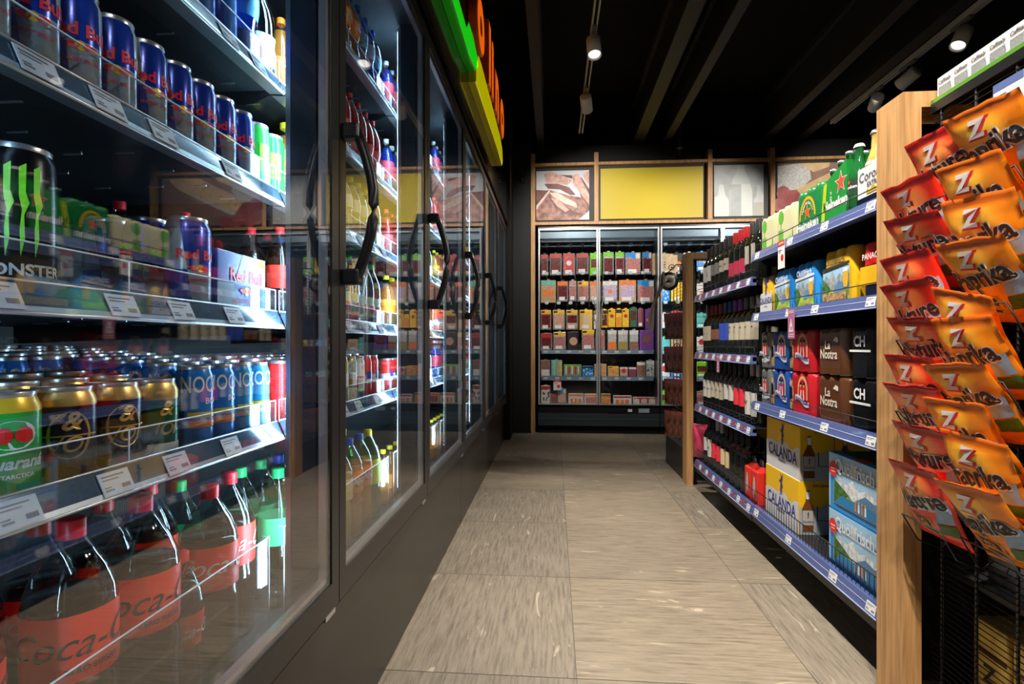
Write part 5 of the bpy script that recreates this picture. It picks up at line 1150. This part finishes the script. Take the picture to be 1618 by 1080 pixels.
PK = [
(-0.127,-0.057,1.530,1.743,'dk','red','meat',1,'narrow red-topped dried meat pack, top hanging row'),
(-0.042,0.079,1.533,1.750,'dk','red','meat',1,'wide red-topped dried meat pack, top hanging row'),
(0.089,0.209,1.531,1.751,'red','red','oval',1,'dark red meat pack with white oval, top hanging row'),
(0.219,0.342,1.543,1.750,'dk','red','meat',1,'dark meat pack with brown centre, top hanging row'),
(0.352,0.470,1.526,1.752,'green','green','meatc',0,'bright green meat tray, top hanging row'),
(0.480,0.589,1.535,1.759,'clr','green','meat',0,'clear tray of dark meat with green label, top hanging row'),
(0.599,0.689,1.534,1.757,'clr','green','meat',1,'narrow clear tray with green label, top hanging row'),
(0.694,0.849,1.533,1.751,'pink','blue','sal',1,'wide salami tray with blue and cream label, top hanging row'),
(0.863,0.954,1.536,1.752,'brn','blue','meat',1,'brown meat tray with blue and cream label, top hanging row'),
(0.956,1.071,1.525,1.740,'kraft','kraft','',1,'kraft paper pouch, top hanging row'),
(1.079,1.203,1.524,1.722,'kraft','kraft','ring',0,'kraft pouch with black ring, top hanging row'),
(-0.131,0.021,1.262,1.486,'kraft','teal','odisc',0,'kraft card with orange rounds and teal label, second hanging row'),
(0.032,0.141,1.272,1.476,'dkr','org','meat',1,'orange-topped dark meat pack, second hanging row'),
(0.148,0.224,1.276,1.481,'clr','pink','sal',1,'narrow white and pink pack, second hanging row'),
(0.230,0.344,1.271,1.475,'pk','yel','sal',1,'pink ham pack with black and yellow label, second hanging row'),
(0.349,0.468,1.270,1.473,'pk','org','',1,'ham pack with orange top, second hanging row'),
(0.473,0.627,1.264,1.476,'lil','wht','odot',1,'lilac pack with white label, second hanging row'),
(0.632,0.806,1.263,1.481,'kraft','org','lildisc',1,'kraft tray with round lilac slices, second hanging row'),
(0.812,0.980,1.257,1.480,'pink','blue','sal',1,'salami pack with blue and cream label at the door edge, second hanging row'),
(0.985,1.022,1.297,1.442,'teal','green','',0,'narrow green and teal pack, second hanging row'),
(-0.131,-0.026,0.995,1.194,'red','yel','meat',1,'red meat pack with yellow top, third hanging row'),
(-0.012,0.110,0.994,1.194,'pk','yel','',1,'pink ham pack with yellow top, third hanging row'),
(0.120,0.240,0.994,1.193,'pk','yel','meatc',1,'ham pack with yellow top and small picture, third hanging row'),
(0.250,0.380,0.994,1.192,'yel','yel','beige',1,'yellow-bordered beige pack, third hanging row'),
(0.390,0.459,0.999,1.181,'wht','pink','odot',0,'white pack with orange spot, third hanging row'),
(0.464,0.529,1.014,1.191,'yel','blk','meat',0,'yellow and black sausage pack, third hanging row'),
(0.532,0.601,1.019,1.198,'yel','yel','rdisc',0,'yellow sausage pack with red spot, left of its twin, third hanging row'),
(0.604,0.665,1.019,1.198,'yel','blk','saus',0,'yellow pack with orange sausages, third hanging row'),
(0.668,0.735,1.019,1.198,'yel','yel','rdisc',0,'yellow sausage pack with red spot, right of its twin, third hanging row'),
(0.740,0.812,1.019,1.211,'gdk','gdk','saus2',0,'green and dark snack pack, third hanging row'),
(0.817,0.876,1.018,1.200,'pdk','pdk','',1,'pink and dark snack pack, third hanging row'),
(0.888,0.970,1.003,1.196,'pur','pur','odisc',0,'purple and orange roll pack, third hanging row'),
(-0.131,-0.015,0.799,0.967,'red','red','meat',1,'red meat pack with white sticker, fourth row'),
(-0.008,0.120,0.802,0.982,'clr','yel','sal',1,'two-part ham pack with yellow label, fourth row'),
(0.131,0.245,0.802,0.985,'blk','blk','pdisc',0,'black pack with pink round slice, fourth row'),
(0.271,0.401,0.796,0.998,'pk','yel','sal',1,'pink sausage pack with yellow top, fourth row'),
(0.406,0.504,0.802,1.000,'pk','pk','sal',0,'tall pink sliced meat pack, fourth row'),
(0.524,0.617,0.802,1.000,'clr','wht','olow',0,'clear pot with orange filling, fourth row'),
(0.624,0.727,0.802,0.999,'clr','wht','glow',0,'clear pot with olive filling, fourth row'),
(0.735,0.827,0.802,0.999,'clr','wht','blow',0,'clear pot with brown filling, fourth row'),
(0.835,0.975,0.802,0.999,'pur','pur','bdisc',0,'purple pack with brown pretzel shape, fourth row'),
(-0.131,-0.036,0.549,0.712,'brn','brn','wlow',0,'brown tray with white lower half, fifth row'),
(-0.029,0.084,0.550,0.712,'rain','teal','',0,'rainbow striped pack, fifth row'),
(0.094,0.276,0.550,0.668,'gred','green','stripe',0,'wide green pack with red and white stripes, fifth row'),
(0.278,0.390,0.551,0.655,'blue','blk','wdots',0,'blue and white patterned pack, fifth row'),
(0.395,0.519,0.552,0.675,'tan','tan','',0,'plain tan tray, fifth row'),
(0.527,0.637,0.552,0.654,'org2','yel','odot',0,'orange and cream pack, fifth row'),
(0.643,0.725,0.553,0.648,'pk','wht','rdisc',0,'small pink and white pack, fifth row'),
(0.730,0.804,0.553,0.648,'plum','wht','',0,'dark plum pack with white top, fifth row'),
(0.808,0.893,0.553,0.698,'brn','wht','bdisc',0,'upright brown and white pouch, fifth row'),
(0.898,0.980,0.554,0.714,'tealg','wht','wdots',0,'grey-green pouch with crimped top, fifth row'),
(-0.127,-0.036,0.299,0.463,'wht','red','chk',0,'red white and black box, bottom row'),
(-0.031,0.030,0.300,0.382,'dkr','red','',0,'small dark red pack, bottom row'),
(0.035,0.123,0.304,0.435,'pk','blue','',0,'pink pack with blue and cream label, bottom row'),
(0.141,0.294,0.299,0.383,'wht','org','saus',0,'white sausage pack with orange top, bottom row'),
(0.298,0.437,0.301,0.382,'wht','org','sal',0,'white and pink sausage pack, bottom row'),
(0.455,0.558,0.302,0.385,'org2','brn','saus',0,'orange-brown sausage pack, bottom row'),
(0.579,0.763,0.301,0.367,'wht','red','saus',0,'long white sausage pack with red middle, bottom row'),
(0.771,0.995,0.306,0.356,'wht','red','stripe',0,'long white pack with red stripe, bottom row'),
]
for (x0, x1, z0, z1, b, t, c, lab, d) in PK:
    h = z1-z0; w = x1-x0
    hang = 'hanging' in d
    zz = z0 if hang or 'fourth' in d else {'f': .535, 'b': .262}['f' if 'fifth' in d else 'b']
    if 'fourth' in d: zz = .795; 
    me = pack(w*.97, h if not 'bottom' in d else h+(z0-.262)*.5, b, t, c, lab).mesh('food_pack')
    for q in range(2):
        o = bpy.data.objects.new('food_pack', me); COL.objects.link(o); o.location = ((x0+x1)/2+.004*q, 5.395+.03*q, zz if not 'bottom' in d else .262)
        if q and not hang: o.location.y += .02
        tag(o, d if q == 0 else 'twin behind '+d, 'food pack', 'meat packs in the rear fridge')
# second bay: fewer things show past the oak end frame
q = random.Random(5)
bd = [('kraft', 'ring', 'kraft pouch'), ('blk', 'odisc', 'black card pack with orange fruit'), ('wht', 'rdisc', 'white box with red heart'), ('blue', 'wdots', 'blue box'), ('yel', '', 'yellow and pale blue carton'), ('green', 'meatc', 'green ready-meal box'), ('wht', 'odot', 'white dish box'), ('red', 'meat', 'red pack'), ('pk', 'sal', 'pink pack'), ('teal', '', 'teal box')]
for r_, (z0, h) in enumerate(((1.56, .19), (1.27, .19), (1.01, .17), (.795, .13), (.535, .15), (.262, .17))):
    for k in range(9):
        b, c, d = bd[(k+r_*3) % 10]; me = pack(.105, h*q.uniform(.8, 1), b, b, c, k % 2).mesh('food_pack')
        o = bpy.data.objects.new('food_pack', me); COL.objects.link(o); o.location = (1.075+.118*k, 5.40, z0)
        tag(o, '%s, %s from divider, %s row behind the oak end frame' % (d, ORD[k], ['top', 'second', 'third', 'fourth', 'fifth', 'bottom'][r_]), 'food pack', 'packs in the second rear fridge')

# ================================================================== SNACK STAND BEHIND THE FAR END FRAME
st = empty('snack_stand', (.84, 3.75, 0)); tag(st, 'black wire snack stand behind the far oak end frame', 'display stand')
m = MB()
for k in range(6): m.tube([(.02, -.26+.10*k, .04), (.02, -.26+.10*k, 1.36)], .003, BLACK, 6)
for k in range(56): m.tube([(.018, -.27, .06+.0235*k), (.018, .27, .06+.0235*k)], .0016, BLACK, 5)
m.build('grid_panel', st); MB().box(-.03, .16, -.27, .27, 0, .20, BLACK).build('base', st)
MB().tube([(.02, -.2, 1.36), (-.06, -.2, 1.36), (-.12, -.2, 1.30)], .004, BLACK, 6).tube([(-.12, -.24, 1.25), (-.12, -.10, 1.25)], .006, BLACK, 8).build('roll_holder', st)
r = empty('bag_roll', (.735, 3.56, 1.255)); tag(r, 'roll of clear shopping bags with black flange above the dark snack bags', 'bag roll')
TY = Matrix.Rotation(PI/2, 4, 'X')
MB().lathe([(.014, .0), (.060, .0), (.060, .010), (.014, .010)], BLACK, 24, T=TY @ Matrix.Translation((0, 0, .0))).build('flange', r)
MB().lathe([(.012, -.08), (.040, -.08), (.040, .014), (.012, .014), (.012, -.08)], mat('bag_film_white', (.52, .50, .46), .5), 24, T=TY).build('film_roll', r)
m = MB(); n = 10; vs = []; fs = []
for k in range(n+1):
    t = k/n; x = -.05-.075*t+.012*math.sin(t*7); zz = .03-.37*t
    for j in range(4): vs.append((x-.016+.012*j+.004*math.sin(j*2+k), -.01-.012*(j % 2)+.006*math.sin(k), zz+.012*j))
for k in range(n):
    for j in range(3): a = k*4+j; fs.append((a, a+1, a+5, a+4))
m.add(vs, fs, mat('bag_film', (.38, .36, .32), .35, coat=.5), True); m.build('hanging_bag', r)

# ================================================================== BAGS OF CRISPS
from mathutils import noise as MN
def bag_mat(name, dark, base, glow):
    m = mat(name, base, .33, coat=.15); nt = m.node_tree; N = nt.nodes; L = nt.links; b = N['Principled BSDF']
    tc = N.new('ShaderNodeTexCoord'); vm = N.new('ShaderNodeVectorMath'); vm.operation = 'SUBTRACT'; vm.inputs[1].default_value = (-.012, 0, .132)
    sc = N.new('ShaderNodeVectorMath'); sc.operation = 'MULTIPLY'; sc.inputs[1].default_value = (1, 0, 1.35)
    ln = N.new('ShaderNodeVectorMath'); ln.operation = 'LENGTH'; mr = N.new('ShaderNodeMapRange'); mr.inputs[1].default_value = .010; mr.inputs[2].default_value = .068
    cr = N.new('ShaderNodeValToRGB'); e = cr.color_ramp.elements; e[0].color = (*glow, 1); e[1].color = (*base, 1); e[1].position = .85
    sp = N.new('ShaderNodeSeparateXYZ'); m2 = N.new('ShaderNodeMapRange'); m2.inputs[1].default_value = .156; m2.inputs[2].default_value = .164
    mx = N.new('ShaderNodeMixRGB'); mx.inputs[2].default_value = (*dark, 1)
    L.new(tc.outputs['Object'], vm.inputs[0]); L.new(vm.outputs[0], sc.inputs[0]); L.new(sc.outputs[0], ln.inputs[0]); L.new(ln.outputs['Value'], mr.inputs[0]); L.new(mr.outputs[0], cr.inputs[0])
    L.new(tc.outputs['Object'], sp.inputs[0]); L.new(sp.outputs[2], m2.inputs[0]); L.new(m2.outputs[0], mx.inputs[0]); L.new(cr.outputs[0], mx.inputs[1]); L.new(mx.outputs[0], b.inputs['Base Color'])
    return m
BG_O = bag_mat('crisp_bag_orange', (.62, .12, .004), (1., .26, .005), (1., .62, .06)); BG_R = bag_mat('crisp_bag_red', (.42, .008, .004), (.90, .025, .008), (1., .50, .12)); BG_B = mat('snack_bag_brown', (.15, .055, .035), .25, coat=.6, noise=(14, .85, (2, 2, 1)))
def bag(w, h, base, seed, deco, T=.018):
    """pillow bag: x across, z up, front towards -Y"""
    def thick(x, y):
        u = min(1, abs(2*x/w)); v = min(1, max(0, (y-.010)/(h-.024)))
        return T*max(0, 1-u**2.6)**.75*max(0, math.sin(PI*v**.9))**.55
    def wr(x, y, s):
        c = MN.noise(Vector((x*26, y*20, seed*3.1+s)))*.0042+abs(MN.noise(Vector((x*48+y*22, y*30-x*25, seed*1.7+s))))*-.0036+.0008
        edge = .35+.65*min(1, thick(x, y)/T)
        return c*edge*1.5
    def bend(y): return .006*math.sin((y/h)*PI*1.1+seed)
    def front(x, y, d=0): return (x+MN.noise(Vector((0, y*25, seed)))*.003, -(thick(x, y)+wr(x, y, 0)+d)+bend(y)+.002, y+.004*MN.noise(Vector((x*30, seed, 0)))*(1 if y > h*.9 else 0))
    m = MB(); nx, ny = 16, 22; vs = []; fs = []
    for s in (0, 1):
        for j in range(ny+1):
            for i in range(nx+1):
                x = -w/2+w*i/nx; y = h*j/ny
                if s == 0: vs.append(front(x, y))
                else: p = front(x, y); vs.append((p[0], (thick(x, y)*.55+wr(x, y, 9)*.5)+bend(y)+.0025, p[2]))
    K = (nx+1)*(ny+1)
    for j in range(ny):
        for i in range(nx): a = j*(nx+1)+i; fs.append((a, a+1, a+nx+2, a+nx+1)); fs.append((K+a, K+a+nx+1, K+a+nx+2, K+a+1))
    for j in range(ny): a = j*(nx+1); fs += [(a, a+nx+1, K+a+nx+1, K+a), (a+nx, K+a+nx, K+a+2*nx+1, a+2*nx+1)]
    for i in range(nx): a = ny*(nx+1)+i; fs += [(i, K+i, K+i+1, i+1), (a, a+1, K+a+1, K+a)]
    m.add(vs, fs, base, True)
    def patch(pts, mm, lay, nsub=6):
        """quad (4 corners) laid over the front"""
        (ax, ay), (bx, by), (cx, cy), (dx, dy) = pts; v2 = []; f2 = []
        for j in range(nsub+1):
            for i in range(nsub+1):
                s, t = i/nsub, j/nsub
                x = (ax*(1-s)+bx*s)*(1-t)+(dx*(1-s)+cx*s)*t; y = (ay*(1-s)+by*s)*(1-t)+(dy*(1-s)+cy*s)*t
                v2.append(front(x, y, .0006*lay))
        for j in range(nsub):
            for i in range(nsub): a = j*(nsub+1)+i; f2.append((a, a+1, a+nsub+2, a+nsub+1))
        m.add(v2, f2, mm, True)
    def txt(t, cx, cy, size, mm, lay, bold=.03, ang=0., shear=0., sx=1.):
        v2, f2 = text2d(t, bold, shear); ca, sa = math.cos(ang), math.sin(ang)
        m.add([front(cx+(a*size*sx*ca-b*size*sa), cy+(a*size*sx*sa+b*size*ca), .0006*lay) for a, b in v2], f2, mm)
    deco(patch, txt, w, h); return m
PRED = mat('print_bag_red', (.62, .02, .03), .4)
FIELD = mat('print_field', (.05, .15, .01), .5, noise=(60, .6, (1, 1, 1))); BSKY = mat('print_bag_sky', (.30, .47, .68), .5, noise=(30, .25, (1, 1, 1))); WINP = mat('print_win_panel', (.55, .22, .02), .5, noise=(70, .4, (1, 1, 1)))
BAGW = mat('print_bag_white', (.70, .66, .64), .4)
def crisp(word):
    def deco(patch, txt, w, h):
        if word == 'Nature': patch([(-.055, .074), (.064, .090), (.064, .118), (-.05, .100)], BAGW, 1)
        patch([(.028, .064), (.064, .066), (.064, .108), (.036, .100)], BSKY, 2); patch([(.022, .034), (.064, .034), (.064, .062), (.028, .062)], FIELD, 2)
        patch([(-.045, .022), (.012, .022), (.012, .066), (-.045, .066)], WINP, 1); patch([(-.04, .028), (.006, .028), (.006, .034), (-.04, .034)], INK, 2)
        patch([(-.038, .044), (.004, .044), (.004, .060), (-.038, .060)], INK, 2); txt('WIN', -.017, .052, .017, WINP, 3, .04)
        txt('Z', -.010, .139, .040, PRED, 3, .10, shear=.12); txt('Z', -.013, .141, .040, BAGW, 4, .055, shear=.12)
        s, X_ = (.056, .72) if word == 'Paprika' else (.054, .80)
        txt(word, -.004, .104, s, BAGW, 3, .07, ang=.18, sx=X_); txt(word, -.004, .104, s, INK, 4, .03, ang=.20, sx=X_)
    return deco
PB = {'O': [Proto('crisp_bag', [('crisp_bag', bag(.138, .178, BG_O, k+1, crisp('Paprika')).mesh('crisp_bag'))], 'crisp bag') for k in range(3)],
      'R': [Proto('crisp_bag', [('crisp_bag', bag(.138, .178, BG_R, k+11, crisp('Nature')).mesh('crisp_bag'))], 'crisp bag') for k in range(3)]}
ds = empty('wire_display_wall', (.862, .75, 0)); tag(ds, 'black wire display wall carrying the crisp bags, nearest the viewer on the right', 'display wall')
inv = Matrix.Translation(-Vector(ds.location))
def DS(mb, nm):
    o = mb.build(nm, ds); o.matrix_parent_inverse = inv; return o
m = MB()
for k in range(13): m.tube([(.864, .085+.1*k, .03), (.864, .085+.1*k, 1.385)], .0032, BLACK, 6)
for k in range(107): m.tube([(.8615, .05, .05+.0125*k), (.8615, 1.312, .05+.0125*k)], .0012, mat('wire_black', (.02, .02, .022), .25, .6), 5)
DS(m, 'wire_grid')
gm = mat('green_edge', (.10, .30, .03), .45)
DS(MB().box(.858, .872, .04, 1.312, 1.375, 1.395, BLACK), 'top_rail'); DS(MB().box(.858, .864, .04, 1.312, 1.396, 1.405, gm).box(.864, 1.2, .04, 1.312, 1.396, 1.404, BLACK), 'top_shelf')
for z0 in (.05, .34, .66, 1.02): DS(MB().box(.90, 1.20, .04, 1.31, z0-.012, z0, SHB), 'shelf')
DS(MB().box(1.20, 1.21, .04, 1.31, 0, 1.38, MATTE), 'back_panel'); DS(MB().box(.88, 1.20, .04, 1.31, 0, .038, MATTE), 'base')
BR = [ (1.194, 1.260), (1.269, 1.190), (1.273, 1.117), (1.281, 1.037), (1.273, 0.980), (1.262, 0.907), (1.278, 0.823), (1.273, 0.764), (1.239, 0.688), (1.262, 0.597) ]
BO = [ (1.092, 1.269), (1.122, 1.183), (1.117, 1.113), (1.119, 1.040), (1.166, 0.952), (1.131, 0.899), (1.143, 0.817), (1.152, 0.747), (1.119, 0.685), (1.110, 0.598) ]
LEAN = .53
def hangbag(p, x, y, zt, label, grp, lean=LEAN, roll=0., yaw=0.):
    hgt = .178; dx, dz = hgt*math.sin(lean), hgt*math.cos(lean)
    p.put((x+dx, y, zt-dz), LX+yaw, label, grp, tilt=(lean, roll))
    return (x+dx, zt-dz)
names10 = ['topmost', 'second', 'third', 'fourth', 'fifth', 'sixth', 'seventh', 'eighth', 'ninth', 'lowest']
q = random.Random(4)
for col, L_, nm in (('R', BR, 'red plain crisp bag'), ('O', BO, 'orange paprika crisp bag')):
    for k, (y, zt) in enumerate(L_):
        yc = y-.066; x = .728+(.012 if col == 'O' else 0)
        roll = q.uniform(-.06, .06)+(.22 if (col == 'O' and k == 4) else 0)
        bx, bz = hangbag(PB[col][k % 3], x, yc, zt, '%s, %s of its column on the black wire display wall' % (nm, names10[k]), '%s column' % nm, LEAN+q.uniform(-.05, .05), roll, q.uniform(.06, .20))
        # wire pocket that holds the bag
        m = MB(); n_ = Vector((-math.cos(LEAN), 0, -math.sin(LEAN))); up = Vector((-math.sin(LEAN), 0, math.cos(LEAN))); b0 = Vector((bx, yc, bz))
        o1 = b0+n_*.031; hw = .058
        pts = [o1+Vector((0, hw, 0))+up*-.004, o1+Vector((0, hw, 0))+up*.060, o1+Vector((0, -hw, 0))+up*.060, o1+Vector((0, -hw, 0))+up*-.004]
        m.tube([pts[0]+Vector((.05, 0, -.02)), pts[0], pts[1], pts[2], pts[3], pts[3]+Vector((.05, 0, -.02))], .0018, BLACK, 6)
        for s in (1, -1): m.tube([o1+Vector((.05, s*hw, -.02)), Vector((.861, yc+s*hw, bz-.018))], .0018, BLACK, 6)
        DS(m, 'wire_pocket')
# small white capsule boxes on the top shelf
def cap_box():
    m = MB().rbox(-.0235, .0235, 0, .07, 0, .043, WHITE, .0008)
    m.text('Caffitaly', (0, -.0012, .030), A, U, .0115, INK, bold=.02, shear=.1)
    rr = random.Random(2)
    for r_ in range(7):
        x = -.019
        while x < .018: w = rr.uniform(.002, .006); m.box(x, min(.02, x+w), -.0006, 0, .004+.0026*r_, .0052+.0026*r_, GREY); x += w+.0012
    return m
P_CAP = Proto('capsule_box', [('capsule_box', cap_box().mesh('capsule_box'))], 'box')
for k in range(8): P_CAP.put((.862, 1.273-.0480*k, 1.405), LX, 'small white capsule box, %s from the oak end frame on the top shelf' % ORD[k], 'white capsule boxes on the top shelf')
# goods seen through the wires
YB_ = Proto('snack_bag', [('snack_bag', bag(.13, .20, mat('snack_yellow', (.85, .50, .01), .35, coat=.3, noise=(25, .25, (1, 1, 1))), 33, lambda *a: None, .03).mesh('snack_bag'))], 'snack bag')
for k in range(4): YB_.put((.93, 1.24-.14*k, 1.0205+.03), LX, 'yellow snack bag behind the wires, %s from the oak end frame' % ORD[k], 'yellow bags behind the wire grid', tilt=(.0, 0))
for k in range(4): YB_.put((1.02, 1.22-.14*k, 1.0205+.06), LX, 'rear yellow snack bag behind the wires, %s from the oak end frame' % ORD[k], 'yellow bags behind the wire grid', tilt=(.0, 0))
YP = mat('yellow_pack', (.72, .48, .10), .45, noise=(20, .2, (1, 1, 1)))
m = MB().rbox(-.045, .045, 0, .09, 0, .20, YP, .004); m.box(-.045, .0451, -.0006, 0, .13, .142, BRW); m.text('Z', (.0, -.001, .09), A, U, .05, INK); m.box(-.035, .035, -.0006, 0, .02, .05, INK)
P_YP = Proto('snack_box', [('snack_box', m.mesh('snack_box'))], 'box')
for k in range(4): P_YP.put((.93, 1.24-.105*k, .0505), LX, 'yellow snack box behind the wires at the bottom, %s from the oak end frame' % ORD[k], 'yellow boxes behind the wire grid')
m = MB().rbox(-.06, .06, 0, .08, 0, .19, mat('grey_box', (.06, .06, .065), .4), .003); m.box(-.05, .05, -.0006, 0, .03, .10, mat('grey_label', (.16, .16, .17), .5))
P_GP = Proto('dark_box', [('dark_box', m.mesh('dark_box'))], 'box')
for k in range(4): P_GP.put((.94, 1.20-.14*k, .3405), LX, 'dark grey box behind the wires, %s from the oak end frame' % ORD[k], 'dark boxes behind the wire grid')
r = empty('price_sheet', (.859, 1.10, 1.30), LX); tag(r, 'white and blue price sheet clipped to the wires above the crisp bags', 'price sheet')
m = MB().box(-.035, .035, -.001, 0, 0, .055, PAPER); m.box(-.035, .035, -.0014, -.001, .040, .055, mat('sheet_blue', (.10, .16, .38), .5))
for k in range(4): m.box(-.03, .02-.008*k, -.0014, -.001, .008+.007*k, .0095+.007*k, INK)
m.build('sheet', r)
# dark snack bags on the far stand
P_BB = Proto('snack_bag', [('snack_bag', bag(.085, .17, BG_B, 51, lambda patch, txt, w, h: (patch([(-.035, .155), (.035, .155), (.035, .166), (-.035, .166)], pm('red'), 1),), .009).mesh('snack_bag'))], 'snack bag')
for k, zb in enumerate((.885, .665, .455, .245)):
    for j in range(3): P_BB.put((.820-.030*j, 3.59+.035*j, zb), LX+.7, '%s dark snack bag of the %s bunch on the far black stand' % (['inner', 'middle', 'outer'][j], ['top', 'second', 'third', 'lowest'][k]), 'dark snack bags on the far stand')

P_PKS = Proto('snack_bag', [('snack_bag', bag(.16, .20, mat('snack_pink', (.50, .04, .10), .3, coat=.4, noise=(20, .4, (1, 1, 1))), 71, lambda *a: None, .03).mesh('snack_bag'))], 'snack bag')
P_PKS.put((.885, 3.245, .1845), LX+.9, 'pink snack bag standing at the far end of the lowest wine shelf')
